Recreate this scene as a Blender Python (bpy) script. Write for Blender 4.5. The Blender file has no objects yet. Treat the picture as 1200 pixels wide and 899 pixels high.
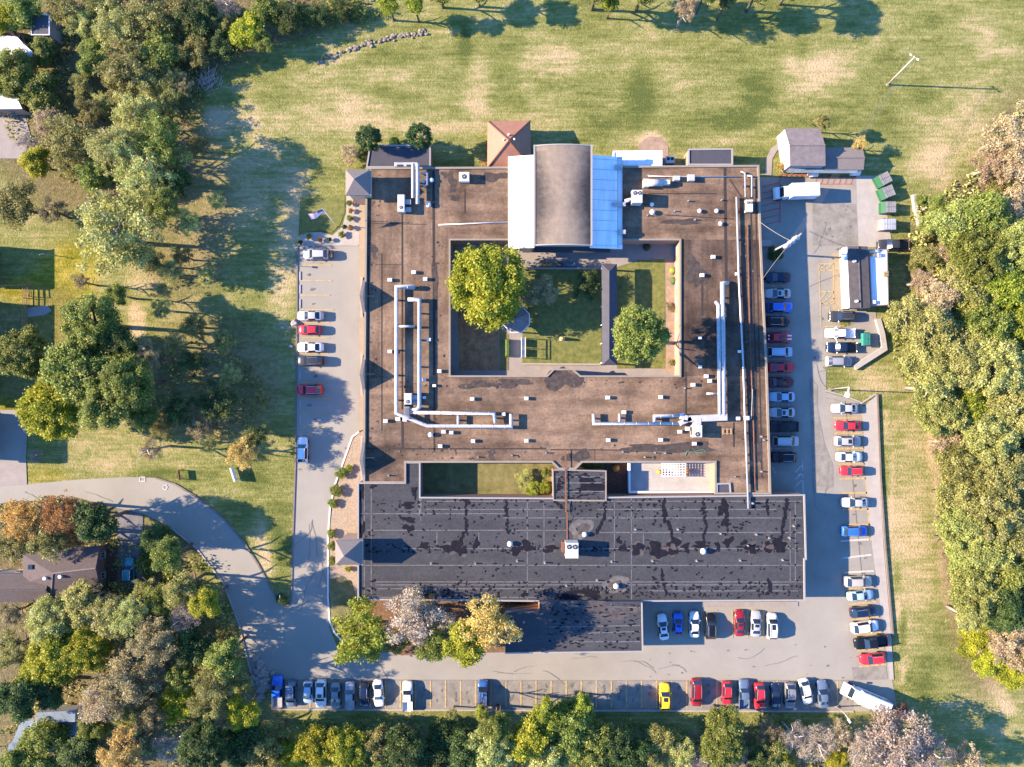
import bpy, math, random
import numpy as np
from mathutils import Vector, Matrix
from mathutils.geometry import tessellate_polygon

scene = bpy.context.scene
COL = scene.collection
S, H = 0.155, 124.0          # metres per photo pixel on the ground, drone height
rnd = random.Random(7)
R = math.radians

def P(x, y, z=0.0):
    k = S * (1 - z / H)
    return Vector(((x - 600) * k, (449.5 - y) * k, z))

# ------------------------------------------------------------------ materials
def _n(nt, t, **kw):
    n = nt.nodes.new(t)
    for k, v in kw.items():
        setattr(n, k, v)
    return n

def c4(c):
    return (c[0], c[1], c[2], 1.0)

def mat(name, col, rough=.85, metal=0.0, var=0.0, scale=1.0, col2=None, bump=0.0, bscale=8.0, coat=0.0, spec=.35, stretch=None, emit=None):
    m = bpy.data.materials.new(name); m.use_nodes = True
    nt = m.node_tree; b = nt.nodes['Principled BSDF']
    b.inputs['Roughness'].default_value = rough
    b.inputs['Metallic'].default_value = metal
    b.inputs['Specular IOR Level'].default_value = spec
    if coat:
        b.inputs['Coat Weight'].default_value = coat
        b.inputs['Coat Roughness'].default_value = .06
    b.inputs['Base Color'].default_value = c4(col)
    if var or col2 or bump:
        geo = _n(nt, 'ShaderNodeNewGeometry')
        vec = geo.outputs['Position']
        if stretch:
            mp = _n(nt, 'ShaderNodeMapping'); mp.inputs['Scale'].default_value = stretch
            nt.links.new(vec, mp.inputs['Vector']); vec = mp.outputs['Vector']
        if var or col2:
            no = _n(nt, 'ShaderNodeTexNoise'); no.inputs['Scale'].default_value = scale
            no.inputs['Detail'].default_value = 8; no.inputs['Roughness'].default_value = .68
            nt.links.new(vec, no.inputs['Vector'])
            rp = _n(nt, 'ShaderNodeValToRGB')
            a = [c * (1 - var) for c in col]; c2 = col2 if col2 else [min(1, c * (1 + var)) for c in col]
            rp.color_ramp.elements[0].position = .33; rp.color_ramp.elements[0].color = c4(a)
            rp.color_ramp.elements[1].position = .67; rp.color_ramp.elements[1].color = c4(c2)
            nt.links.new(no.outputs['Fac'], rp.inputs['Fac'])
            nt.links.new(rp.outputs['Color'], b.inputs['Base Color'])
        if bump:
            nb = _n(nt, 'ShaderNodeTexNoise'); nb.inputs['Scale'].default_value = bscale; nb.inputs['Detail'].default_value = 5
            nt.links.new(geo.outputs['Position'], nb.inputs['Vector'])
            bp = _n(nt, 'ShaderNodeBump'); bp.inputs['Strength'].default_value = bump; bp.inputs['Distance'].default_value = .1
            nt.links.new(nb.outputs['Fac'], bp.inputs['Height']); nt.links.new(bp.outputs['Normal'], b.inputs['Normal'])
    return m

def leafmat(name, dark, light, accent=None, trans=.42):
    """foliage: each leaf clump carries its own tint in the 'lv' attribute, each tree a slight tint of its own"""
    m = bpy.data.materials.new(name); m.use_nodes = True
    nt = m.node_tree; b = nt.nodes['Principled BSDF']; out = nt.nodes['Material Output']
    b.inputs['Roughness'].default_value = .6; b.inputs['Specular IOR Level'].default_value = .25
    at = _n(nt, 'ShaderNodeAttribute'); at.attribute_name = 'lv'
    rp = _n(nt, 'ShaderNodeValToRGB')
    rp.color_ramp.elements[0].position = .05; rp.color_ramp.elements[0].color = c4(dark)
    rp.color_ramp.elements[1].position = .72; rp.color_ramp.elements[1].color = c4(light)
    e = rp.color_ramp.elements.new(.97); e.color = c4(accent or light)
    nt.links.new(at.outputs['Fac'], rp.inputs['Fac'])
    oi = _n(nt, 'ShaderNodeObjectInfo')
    hs = _n(nt, 'ShaderNodeHueSaturation')
    mr = _n(nt, 'ShaderNodeMapRange'); mr.inputs['To Min'].default_value = .485; mr.inputs['To Max'].default_value = .512
    nt.links.new(oi.outputs['Random'], mr.inputs['Value']); nt.links.new(mr.outputs['Result'], hs.inputs['Hue'])
    mv = _n(nt, 'ShaderNodeMapRange'); mv.inputs['To Min'].default_value = .85; mv.inputs['To Max'].default_value = 1.18
    nt.links.new(oi.outputs['Random'], mv.inputs['Value']); nt.links.new(mv.outputs['Result'], hs.inputs['Value'])
    nt.links.new(rp.outputs['Color'], hs.inputs['Color'])
    nt.links.new(hs.outputs['Color'], b.inputs['Base Color'])
    tr = _n(nt, 'ShaderNodeBsdfTranslucent'); nt.links.new(hs.outputs['Color'], tr.inputs['Color'])
    mx = _n(nt, 'ShaderNodeMixShader'); mx.inputs['Fac'].default_value = trans
    nt.links.new(b.outputs['BSDF'], mx.inputs[1]); nt.links.new(tr.outputs['BSDF'], mx.inputs[2])
    nt.links.new(mx.outputs['Shader'], out.inputs['Surface'])
    return m

M = {}
def defm(k, *a, **kw):
    M[k] = mat(k, *a, **kw)

defm('asphalt', (.204, .192, .166), .9, var=.13, scale=.22, bump=.25, bscale=9)
defm('asphalt_worn', (.168, .157, .138), .9, var=.28, scale=.5, bump=.25, bscale=9)
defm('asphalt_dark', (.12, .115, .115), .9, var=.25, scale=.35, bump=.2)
defm('asphalt_smooth', (.216, .204, .174), .9, var=.08, scale=.15)
defm('concrete', (.21, .187, .17), .9, var=.12, scale=.5)
defm('concrete_white', (.275, .255, .228), .9, var=.1, scale=.6)
defm('walk_tan', (.245, .198, .135), .9, var=.12, scale=.6)
defm('gravel_tan', (.26, .205, .145), .95, var=.3, scale=3.5, bump=.5, bscale=12)
defm('kerb', (.26, .24, .225), .85, var=.15, scale=1)
defm('kerb_white', (.5, .48, .45), .7, var=.06, scale=1)
defm('kerb_dark', (.14, .115, .10), .85, var=.15, scale=1)
defm('line_yellow', (.31, .235, .115), .8, var=.28, scale=2.0)
defm('line_white', (.36, .35, .33), .8, var=.2, scale=2.0)
defm('line_pink', (.32, .22, .2), .8, var=.3, scale=2.0)
defm('line_red', (.30, .085, .075), .8, var=.3, scale=2.0)
defm('line_blue', (.14, .3, .6), .8, var=.2, scale=2)
defm('bed_soil', (.25, .13, .06), .95, var=.45, scale=.9, bump=.6)
defm('mulch', (.10, .055, .035), .95, var=.4, scale=2.5, bump=.6)
defm('mulch_red', (.13, .075, .042), .95, var=.4, scale=2.5, bump=.6)
defm('dirt', (.24, .17, .12), .95, var=.25, scale=.8, bump=.4)
defm('lawn', (.075, .095, .02), .95, col2=(.17, .165, .048), var=.1, scale=1.1, bump=.8, bscale=14)
defm('lawn_dry', (.09, .09, .025), .95, col2=(.19, .165, .07), var=.1, scale=.6, bump=.8, bscale=14)
defm('brick', (.27, .17, .12), .9, var=.12, scale=3)
defm('tanwall', (.38, .30, .22), .9, var=.1, scale=2)
defm('white', (.62, .62, .62), .55, var=.04, scale=1.5)
defm('whitewall', (.27, .265, .255), .7, var=.05, scale=1.2)
defm('bright_white_roof', (.70, .70, .70), .5, var=.16, scale=.9, stretch=(1, .12, 1))
defm('coping', (.19, .165, .13), .6, var=.1, scale=1)
defm('coping_white', (.235, .225, .215), .5, var=.06, scale=1)
defm('hip_grey', (.135, .118, .112), .9, var=.15, scale=2.5, stretch=(1, 3, 3))
defm('brown_metal', (.24, .112, .072), .7, var=.1, scale=1.5)
defm('shingle_brown', (.066, .052, .052), .9, var=.2, scale=2.0)
defm('shingle_grey', (.14, .12, .12), .9, var=.2, scale=1.2)
defm('shingle_dark', (.05, .052, .06), .9, var=.2, scale=1.2)
defm('shingle_blue', (.12, .16, .2), .8, var=.2, scale=1.0)
defm('garage_roof', (.062, .056, .056), .9, var=.25, scale=1.2)
defm('hose', (.06, .2, .13), .6)
defm('charcoal', (.045, .046, .06), .85, var=.12, scale=.9)
defm('glass', (.012, .02, .03), .08, spec=.7)
defm('window_glass', (.02, .03, .04), .1, spec=.6)
defm('tyre', (.015, .015, .015), .8)
defm('trim', (.03, .03, .03), .5)
defm('chrome', (.5, .5, .5), .25, metal=.8)
defm('lamp', (.22, .23, .24), .1)
defm('taillight', (.22, .012, .012), .2)
defm('galv', (.42, .43, .44), .45, metal=.5, var=.1, scale=2)
defm('duct', (.31, .315, .32), .45, var=.2, scale=1.4)
defm('unit', (.50, .47, .42), .5, var=.06, scale=2)
defm('fan', (.02, .02, .02), .6)
defm('steel_dark', (.06, .06, .065), .5, metal=.3)
defm('rust', (.14, .06, .035), .8, var=.3, scale=3)
defm('wood', (.24, .16, .09), .85, var=.25, scale=3)
defm('pole_wood', (.34, .29, .23), .85, var=.2, scale=3)
defm('wire', (.13, .13, .13), .5)
defm('bark', (.10, .075, .055), .95, var=.3, scale=4)
defm('bark_pale', (.30, .25, .215), .9, var=.25, scale=4)
defm('rock', (.19, .16, .125), .95, var=.35, scale=1.5, bump=.5)
defm('green_steel', (.012, .085, .035), .5, var=.1, scale=2)
defm('teal_steel', (.03, .17, .135), .5, var=.1, scale=2)
defm('lid', (.17, .165, .17), .6, var=.15, scale=2)
defm('orange', (.6, .24, .05), .7, var=.2, scale=4)
defm('flag_red', (.55, .12, .13), .8)
defm('flag_blue', (.02, .03, .16), .8)
defm('flag_white', (.8, .8, .8), .8)
defm('blue_plastic', (.04, .12, .5), .5)

def roofmat(name, base, streak, dirt, sx, sy, wet=False):
    m = bpy.data.materials.new(name); m.use_nodes = True
    nt = m.node_tree; b = nt.nodes['Principled BSDF']
    b.inputs['Roughness'].default_value = .85; b.inputs['Specular IOR Level'].default_value = .25
    geo = _n(nt, 'ShaderNodeNewGeometry')
    def noise(scale, st, det=6, ro=.6):
        mp = _n(nt, 'ShaderNodeMapping'); mp.inputs['Scale'].default_value = st
        nt.links.new(geo.outputs['Position'], mp.inputs['Vector'])
        no = _n(nt, 'ShaderNodeTexNoise'); no.inputs['Scale'].default_value = scale
        no.inputs['Detail'].default_value = det; no.inputs['Roughness'].default_value = ro
        nt.links.new(mp.outputs['Vector'], no.inputs['Vector']); return no.outputs['Fac']
    def ramp(f, p0, p1, a, c):
        r = _n(nt, 'ShaderNodeValToRGB')
        r.color_ramp.elements[0].position = p0; r.color_ramp.elements[0].color = c4(a)
        r.color_ramp.elements[1].position = p1; r.color_ramp.elements[1].color = c4(c)
        nt.links.new(f, r.inputs['Fac']); return r.outputs['Color']
    def mixc(a, c, f, mode='MIX', fac=1.0):
        x = _n(nt, 'ShaderNodeMix'); x.data_type = 'RGBA'; x.blend_type = mode
        if f is not None: nt.links.new(f, x.inputs[0])
        else: x.inputs[0].default_value = fac
        nt.links.new(a, x.inputs[6]); nt.links.new(c, x.inputs[7]); return x.outputs[2]
    c1 = ramp(noise(.13, (1, 1, 1), 9, .68), .34, .64, base, streak)
    c2 = ramp(noise(.5, (sx, sy, 1), 8, .65), .3, .62, dirt, (1, 1, 1))
    c3 = ramp(noise(2.4, (1, 1, 1), 8, .75), .3, .6, (.5, .48, .48), (1.12, 1.12, 1.12))
    col = mixc(mixc(c1, c2, None, 'MULTIPLY', .92), c3, None, 'MULTIPLY', .8)
    nt.links.new(col, b.inputs['Base Color'])
    M[name] = m
roofmat('roof_brown', (.070, .046, .031), (.245, .168, .110), (.45, .42, .40), .12, 1.0)
roofmat('roof_brown2', (.070, .046, .031), (.245, .168, .110), (.45, .42, .40), 1.0, .12)
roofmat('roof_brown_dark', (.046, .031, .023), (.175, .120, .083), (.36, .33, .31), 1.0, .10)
roofmat('roof_black', (.034, .0355, .0405), (.048, .050, .055), (.75, .74, .74), .1, 1.0)
def barrelmat():
    m = mat('roof_barrel', (.20, .158, .118), .8, var=.10, scale=.5, stretch=(1, .2, 1)); nt = m.node_tree; b = nt.nodes['Principled BSDF']
    src = b.inputs['Base Color'].links[0].from_socket
    at = _n(nt, 'ShaderNodeAttribute'); at.attribute_name = 'weathering'
    no = _n(nt, 'ShaderNodeTexNoise'); no.inputs['Scale'].default_value = 1.1; no.inputs['Detail'].default_value = 8; no.inputs['Roughness'].default_value = .7
    geo = _n(nt, 'ShaderNodeNewGeometry'); nt.links.new(geo.outputs['Position'], no.inputs['Vector'])
    ad = _n(nt, 'ShaderNodeMath', operation='MULTIPLY_ADD'); nt.links.new(no.outputs['Fac'], ad.inputs[0]); ad.inputs[1].default_value = 1.0; ad.inputs[2].default_value = -.38
    su = _n(nt, 'ShaderNodeMath', operation='ADD'); su.use_clamp = True; nt.links.new(at.outputs['Fac'], su.inputs[0]); nt.links.new(ad.outputs[0], su.inputs[1])
    x = _n(nt, 'ShaderNodeMix'); x.data_type = 'RGBA'; nt.links.new(su.outputs[0], x.inputs[0]); nt.links.new(src, x.inputs[6]); x.inputs[7].default_value = (.030, .025, .024, 1)
    nt.links.new(x.outputs[2], b.inputs['Base Color']); M['roof_barrel'] = m
barrelmat()
defm('seam_dark', (.026, .02, .018), .9, var=.3, scale=3)
defm('seam_light', (.092, .09, .092), .9, var=.3, scale=1.2)
defm('patch', (.009, .009, .014), .9, var=.4, scale=2, spec=.1)
defm('stain_mid', (.078, .06, .05), .9, var=.35, scale=1.0)
defm('terrace_floor', (.30, .29, .275), .8, var=.12, scale=.6)
defm('oil_stain', (.105, .098, .092), .8, var=.3, scale=2)
defm('crack_seal', (.14, .132, .122), .7, var=.2, scale=2)
defm('patch_brown', (.052, .044, .042), .8, var=.4, scale=1.2)
defm('patch_grey', (.085, .079, .075), .8, var=.4, scale=1.2)
defm('stain', (.042, .032, .028), .9, var=.5, scale=1.2)

# ------------------------------------------------------------------ mesh builder
ORG = {}
class MB:
    def __init__(s):
        s.v = []; s.f = []; s.m = []
    def face(s, pts, mi=0):
        i = len(s.v); s.v += [tuple(p) for p in pts]; s.f.append(list(range(i, i + len(pts)))); s.m.append(mi)
    def poly(s, pts, mi=0):
        pts = [Vector(p) for p in pts]
        i = len(s.v); s.v += [tuple(p) for p in pts]
        for t in tessellate_polygon([[Vector((p.x, p.y, 0)) for p in pts]]):
            a, b, c = [pts[k] for k in t]
            if (b - a).cross(c - a).z < 0: t = (t[0], t[2], t[1])
            s.f.append([i + k for k in t]); s.m.append(mi)
    def prism(s, pts, z0, z1, mi=0, mtop=None):
        """pts: xy outline; solid from z0 to z1"""
        n = len(pts); pts = [Vector((p[0], p[1])) for p in pts]
        ar = sum(pts[i].x * pts[(i + 1) % n].y - pts[(i + 1) % n].x * pts[i].y for i in range(n))
        if ar < 0: pts = pts[::-1]
        for i in range(n):
            a, b = pts[i], pts[(i + 1) % n]
            s.face([(a.x, a.y, z0), (b.x, b.y, z0), (b.x, b.y, z1), (a.x, a.y, z1)], mi)
        s.poly([(p.x, p.y, z1) for p in pts], mi if mtop is None else mtop)
    def box(s, c, size, rz=0.0, mi=0):
        hx, hy, hz = size[0] / 2, size[1] / 2, size[2] / 2
        ca, sa = math.cos(rz), math.sin(rz)
        q = []
        for z in (-hz, hz):
            for x, y in ((-hx, -hy), (hx, -hy), (hx, hy), (-hx, hy)):
                q.append((c[0] + x * ca - y * sa, c[1] + x * sa + y * ca, c[2] + z))
        i = len(s.v); s.v += q
        for f in ((0, 3, 2, 1), (4, 5, 6, 7), (0, 1, 5, 4), (1, 2, 6, 5), (2, 3, 7, 6), (3, 0, 4, 7)):
            s.f.append([i + k for k in f]); s.m.append(mi)
    def bbox(s, c, size, rz=0.0, mi=0, ch=.06):
        """box with a chamfered top edge"""
        hx, hy, hz = size[0] / 2, size[1] / 2, size[2] / 2
        ca, sa = math.cos(rz), math.sin(rz)
        i = len(s.v)
        for z, d in ((-hz, 0), (hz - ch, 0), (hz, ch)):
            for x, y in ((-hx + d, -hy + d), (hx - d, -hy + d), (hx - d, hy - d), (-hx + d, hy - d)):
                s.v.append((c[0] + x * ca - y * sa, c[1] + x * sa + y * ca, c[2] + z))
        for l in (0, 4):
            for k in range(4):
                s.f.append([i + l + k, i + l + (k + 1) % 4, i + l + 4 + (k + 1) % 4, i + l + 4 + k]); s.m.append(mi)
        s.f.append([i + 8, i + 9, i + 10, i + 11]); s.m.append(mi)
        s.f.append([i + 3, i + 2, i + 1, i]); s.m.append(mi)
    def tube(s, pts, r, n=8, mi=0, r2=None):
        pts = [Vector(p) for p in pts]; k = len(pts); base = len(s.v)
        for j, p in enumerate(pts):
            if j == 0: t = pts[1] - p
            elif j == k - 1: t = p - pts[j - 1]
            else: t = (pts[j + 1] - p).normalized() + (p - pts[j - 1]).normalized()
            if t.length < 1e-6: t = Vector((0, 0, 1))
            t.normalize()
            u = t.cross(Vector((0, 0, 1)))
            if u.length < .05: u = t.cross(Vector((1, 0, 0)))
            u.normalize(); w = u.cross(t).normalized()
            rr = r if r2 is None else r + (r2 - r) * j / (k - 1)
            if 0 < j < k - 1:   # keep the bore through a mitre
                ca = (pts[j + 1] - p).normalized().dot((p - pts[j - 1]).normalized())
                ru = rr / max(.5, math.sqrt(max(.01, (1 + ca) / 2)))
            else: ru = rr
            for a in range(n):
                an = 2 * math.pi * a / n
                s.v.append(tuple(p + u * (ru * math.cos(an)) + w * (rr * math.sin(an))))
        for j in range(k - 1):
            for a in range(n):
                b = (a + 1) % n
                s.f.append([base + j * n + a, base + j * n + b, base + (j + 1) * n + b, base + (j + 1) * n + a]); s.m.append(mi)
        s.f.append([base + a for a in range(n)][::-1]); s.m.append(mi)
        s.f.append([base + (k - 1) * n + a for a in range(n)]); s.m.append(mi)
    def cyl(s, c, r, h, n=12, mi=0, r2=None):
        s.tube([(c[0], c[1], c[2]), (c[0], c[1], c[2] + h)], r, n, mi, r2)
    def dome(s, c, r, h, n=12, m=4, mi=0):
        base = len(s.v)
        for j in range(m):
            a = j / m * math.pi / 2
            for k in range(n):
                t = 2 * math.pi * k / n
                s.v.append((c[0] + r * math.cos(a) * math.cos(t), c[1] + r * math.cos(a) * math.sin(t), c[2] + h * math.sin(a)))
        s.v.append((c[0], c[1], c[2] + h)); top = len(s.v) - 1
        for j in range(m - 1):
            for k in range(n):
                q = (k + 1) % n
                s.f.append([base + j * n + k, base + j * n + q, base + (j + 1) * n + q, base + (j + 1) * n + k]); s.m.append(mi)
        for k in range(n):
            s.f.append([base + (m - 1) * n + k, base + (m - 1) * n + (k + 1) % n, top]); s.m.append(mi)
    def _offs(s, pts, w, closed=False):
        pts = [Vector((p[0], p[1])) for p in pts]; n = len(pts); L = []; Rr = []
        for i in range(n):
            if closed: d0 = (pts[i] - pts[i - 1]); d1 = (pts[(i + 1) % n] - pts[i])
            else:
                d0 = pts[i] - pts[i - 1] if i else pts[1] - pts[0]
                d1 = pts[i + 1] - pts[i] if i < n - 1 else pts[i] - pts[i - 1]
            d0.normalize(); d1.normalize(); t = d0 + d1
            if t.length < .2: t = d1.copy()
            t.normalize(); nn = Vector((-t.y, t.x))
            k = w / 2 / max(.45, abs(t.dot(d1)))
            L.append(pts[i] + nn * k); Rr.append(pts[i] - nn * k)
        return L, Rr
    def strip(s, pts, w, z, mi=0):
        L, Q = s._offs(pts, w)
        for i in range(len(L) - 1):
            s.face([(Q[i].x, Q[i].y, z), (Q[i + 1].x, Q[i + 1].y, z), (L[i + 1].x, L[i + 1].y, z), (L[i].x, L[i].y, z)], mi)
    def curb(s, pts, w, z0, z1, mi=0, closed=False):
        L, Q = s._offs(pts, w, closed); n = len(L); e = n if closed else n - 1
        for i in range(e):
            j = (i + 1) % n
            a, b, c, d = Q[i], Q[j], L[j], L[i]
            s.face([(a.x, a.y, z1), (b.x, b.y, z1), (c.x, c.y, z1), (d.x, d.y, z1)], mi)
            s.face([(a.x, a.y, z0), (b.x, b.y, z0), (b.x, b.y, z1), (a.x, a.y, z1)], mi)
            s.face([(c.x, c.y, z0), (d.x, d.y, z0), (d.x, d.y, z1), (c.x, c.y, z1)], mi)
        if not closed:
            for i in (0, n - 1):
                s.face([(Q[i].x, Q[i].y, z0), (L[i].x, L[i].y, z0), (L[i].x, L[i].y, z1), (Q[i].x, Q[i].y, z1)], mi)
    def blob(s, cx, cy, r, z, mi=0, sx=1.0, sy=1.0, n=16, rough=.35, rs=None):
        """irregular flat stain, centre and size in photo pixels"""
        MB.nb = getattr(MB, 'nb', 0) + 1; z = z + (MB.nb % 900) * 2.5e-5
        q = rs or rnd; ph = [q.random() * 6.28 for _ in range(4)]; pts = []
        for i in range(n):
            a = 2 * math.pi * i / n
            k = 1 + rough * (.5 * math.sin(2 * a + ph[0]) + .4 * math.sin(3 * a + ph[1]) + .35 * math.sin(5 * a + ph[2]) + .3 * (q.random() - .5))
            pts.append(P(cx + r * sx * k * math.cos(a), cy + r * sy * k * math.sin(a), z))
        s.poly(pts, mi)
    def build(s, name, mats, parent=None, smooth=False, local=False):
        if not isinstance(mats, (list, tuple)): mats = [mats]
        me = bpy.data.meshes.new(name)
        v = np.array(s.v, dtype=float)
        if parent is not None:
            o = ORG.get(parent.name, Vector((0, 0, 0))) if not local else Vector((0, 0, 0))
            loc = Vector((0, 0, 0))
        elif local:
            o = loc = Vector((0, 0, 0))
        else:
            o = Vector(((v[:, 0].min() + v[:, 0].max()) / 2, (v[:, 1].min() + v[:, 1].max()) / 2, v[:, 2].min())); loc = o
        v = v - np.array(o)
        me.from_pydata([tuple(p) for p in v], [], s.f)
        for k in mats: me.materials.append(M[k] if isinstance(k, str) else k)
        if len(mats) > 1: me.polygons.foreach_set('material_index', s.m)
        if smooth: me.polygons.foreach_set('use_smooth', [True] * len(s.f))
        me.update()
        ob = bpy.data.objects.new(name, me); COL.objects.link(ob)
        ob.location = loc
        if parent is not None:
            ob.parent = parent; ORG[ob.name] = ORG.get(parent.name, Vector((0, 0, 0)))
        else: ORG[ob.name] = o
        return ob

def tag(o, label, cat, group=None, kind=None):
    o['label'] = label; o['category'] = cat
    if group: o['group'] = group
    if kind: o['kind'] = kind
    return o
def thing(name, label, cat, loc=(0, 0, 0), rz=0.0, group=None):
    o = bpy.data.objects.new(name, None); COL.objects.link(o)
    o.empty_display_size = .5
    o.location = loc; o.rotation_euler = (0, 0, rz); ORG[o.name] = Vector(loc)
    return tag(o, label, cat, group)
def struct(o):
    o['kind'] = 'structure'; return o
def pxs(pts, z=0.0):
    return [P(x, y, z) for x, y in pts]
def copy_thing(root, loc, rz, label, group=None):
    r = root.copy(); COL.objects.link(r); r.location = loc; r.rotation_euler = (0, 0, rz); r['label'] = label
    if group: r['group'] = group
    for ch in root.children:
        c = ch.copy(); COL.objects.link(c); c.parent = r
        for g in ch.children:
            d = g.copy(); COL.objects.link(d); d.parent = c
    return r
ORDW = 'first second third fourth fifth sixth seventh eighth ninth tenth eleventh twelfth thirteenth fourteenth fifteenth sixteenth seventeenth eighteenth nineteenth twentieth'.split()
# ------------------------------------------------------------------ ground
def build_ground():
    xs = np.concatenate([[-2500, -900, -350], np.arange(-170, 171, 1.0), [350, 900, 2500]])
    ys = np.concatenate([[-2500, -900, -350], np.arange(-140, 141, 1.0), [350, 900, 2500]])
    X, Y = np.meshgrid(xs, ys); nx, ny = len(xs), len(ys)
    v = np.zeros((nx * ny, 3)); v[:, 0] = X.ravel(); v[:, 1] = Y.ravel()
    idx = np.arange(nx * ny).reshape(ny, nx)
    q = np.stack([idx[:-1, :-1], idx[:-1, 1:], idx[1:, 1:], idx[1:, :-1]], -1).reshape(-1, 4)
    me = bpy.data.meshes.new('ground')
    me.vertices.add(len(v)); me.vertices.foreach_set('co', v.ravel())
    me.loops.add(q.size); me.loops.foreach_set('vertex_index', q.ravel().astype(np.int32))
    me.polygons.add(len(q)); me.polygons.foreach_set('loop_start', np.arange(0, q.size, 4, dtype=np.int32))
    me.update(calc_edges=True)
    px = X.ravel() / S + 600; py = 449.5 - Y.ravel() / S
    dry = np.full(len(v), .41); lit = np.zeros(len(v)); yel = np.zeros(len(v))
    def disc(arr, x, y, rx, ry, val, soft=.5, mode='add'):
        d = np.sqrt(((px - x) / rx) ** 2 + ((py - y) / ry) ** 2)
        w = np.clip((1 - d) / soft, 0, 1); w = w * w * (3 - 2 * w)
        if mode == 'add': arr += val * w
        else: arr[:] = arr * (1 - w) + val * w
    def path(arr, pts, wd, val):
        d = np.full(len(px), 1e9)
        for (ax, ay), (bx, by) in zip(pts[:-1], pts[1:]):
            t = np.clip(((px - ax) * (bx - ax) + (py - ay) * (by - ay)) / ((bx - ax) ** 2 + (by - ay) ** 2), 0, 1)
            d = np.minimum(d, np.hypot(px - ax - t * (bx - ax), py - ay - t * (by - ay)))
        w = np.clip((wd - d) / (wd * .7), 0, 1); arr += val * w
    for a in [(250, 230, 90, 120, .16), (240, 440, 90, 100, .16), (150, 520, 120, 40, .1), (400, 130, 70, 40, .28), (330, 170, 50, 60, .15), (560, 105, 24, 60, .3), (470, 85, 60, 18, .12), (650, 72, 60, 28, .3), (960, 85, 60, 45, .33),
              (880, 50, 60, 20, .1), (1110, 160, 60, 60, .24), (1160, 60, 60, 60, .12), (765, 166, 20, 16, .6), (1090, 200, 40, 40, .3),
              (630, 150, 80, 20, .12), (850, 165, 60, 8, .25), (345, 250, 25, 70, .3), (330, 330, 25, 60, .3), (160, 375, 14, 30, .6), (290, 140, 30, 30, .2),
              (255, 140, 25, 20, .45), (1065, 640, 40, 230, .22), (1030, 445, 40, 25, .25), (165, 325, 30, 22, .3), (130, 545, 40, 16, .2), (305, 620, 12, 40, .3),
              (312, 660, 14, 30, .3), (1160, 840, 60, 40, .2), (330, 590, 30, 20, -.1), (980, 860, 30, 20, .2), (505, 150, 70, 12, .3),
              (750, 115, 28, 50, -.35), (720, 145, 40, 20, -.2), (640, 90, 25, 30, -.12), (545, 50, 12, 40, -.35), (850, 140, 50, 20, -.3), (885, 110, 25, 40, -.25),
              (460, 60, 60, 25, -.15), (370, 275, 30, 40, -.25), (440, 110, 40, 16, -.2), (330, 640, 16, 60, -.3), (1000, 110, 40, 50, -.12), (1080, 220, 20, 30, -.2),
              (970, 145, 60, 12, -.2), (1100, 120, 30, 20, -.1), (1080, 800, 20, 40, -.25), (1040, 90, 25, 60, -.15), (200, 555, 60, 8, -.3), (300, 560, 20, 30, -.2), (940, 60, 14, 30, -.2), (600, 75, 25, 50, -.12)]:
        disc(dry, a[0], a[1], a[2] * 1.15, a[3] * 1.15, a[4] * 1.5, soft=.9)
    path(dry, [(1078, 405), (1090, 470), (1100, 560), (1108, 640), (1112, 700), (1140, 770), (1180, 830)], 11, .62)
    path(dry, [(1040, 480), (1046, 600), (1052, 700), (1060, 800)], 5, .3)
    path(dry, [(1048, 640), (1056, 720), (1063, 800)], 3, -.6)
    path(dry, [(350, 90), (430, 55), (520, 35)], 6, .25)
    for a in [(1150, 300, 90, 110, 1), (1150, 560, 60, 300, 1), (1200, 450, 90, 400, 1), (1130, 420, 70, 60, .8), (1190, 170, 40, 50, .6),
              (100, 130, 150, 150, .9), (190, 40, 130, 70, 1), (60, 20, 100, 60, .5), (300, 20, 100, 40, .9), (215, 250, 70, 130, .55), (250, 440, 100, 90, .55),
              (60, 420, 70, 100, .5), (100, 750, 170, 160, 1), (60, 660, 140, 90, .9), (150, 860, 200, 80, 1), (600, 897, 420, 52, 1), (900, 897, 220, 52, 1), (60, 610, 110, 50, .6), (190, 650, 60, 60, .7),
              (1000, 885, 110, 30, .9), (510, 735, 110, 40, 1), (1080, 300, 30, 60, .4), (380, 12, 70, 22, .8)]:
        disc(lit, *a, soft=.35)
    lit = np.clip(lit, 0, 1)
    for a in [(70, 350, 60, 80, 1), (25, 340, 40, 20, 1), (20, 477, 50, 14, 1.2), (55, 500, 16, 30, 1), (90, 310, 40, 40, .7), (50, 560, 40, 20, .6), (40, 420, 40, 60, .6), (20, 200, 30, 10, .4)]:
        disc(yel, *a, soft=.6)
    yel = np.clip(yel, 0, 1)
    at = me.color_attributes.new('zone', 'FLOAT_COLOR', 'POINT')
    col = np.stack([np.clip(dry, 0, 1), lit, yel, np.ones_like(dry)], -1)
    at.data.foreach_set('color', col.ravel().astype(np.float32))
    # material
    m = bpy.data.materials.new('ground_grass'); m.use_nodes = True; nt = m.node_tree; b = nt.nodes['Principled BSDF']
    b.inputs['Roughness'].default_value = .95; b.inputs['Specular IOR Level'].default_value = .1
    geo = _n(nt, 'ShaderNodeNewGeometry'); za = _n(nt, 'ShaderNodeAttribute'); za.attribute_name = 'zone'
    sp = _n(nt, 'ShaderNodeSeparateColor'); nt.links.new(za.outputs['Color'], sp.inputs['Color'])
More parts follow.
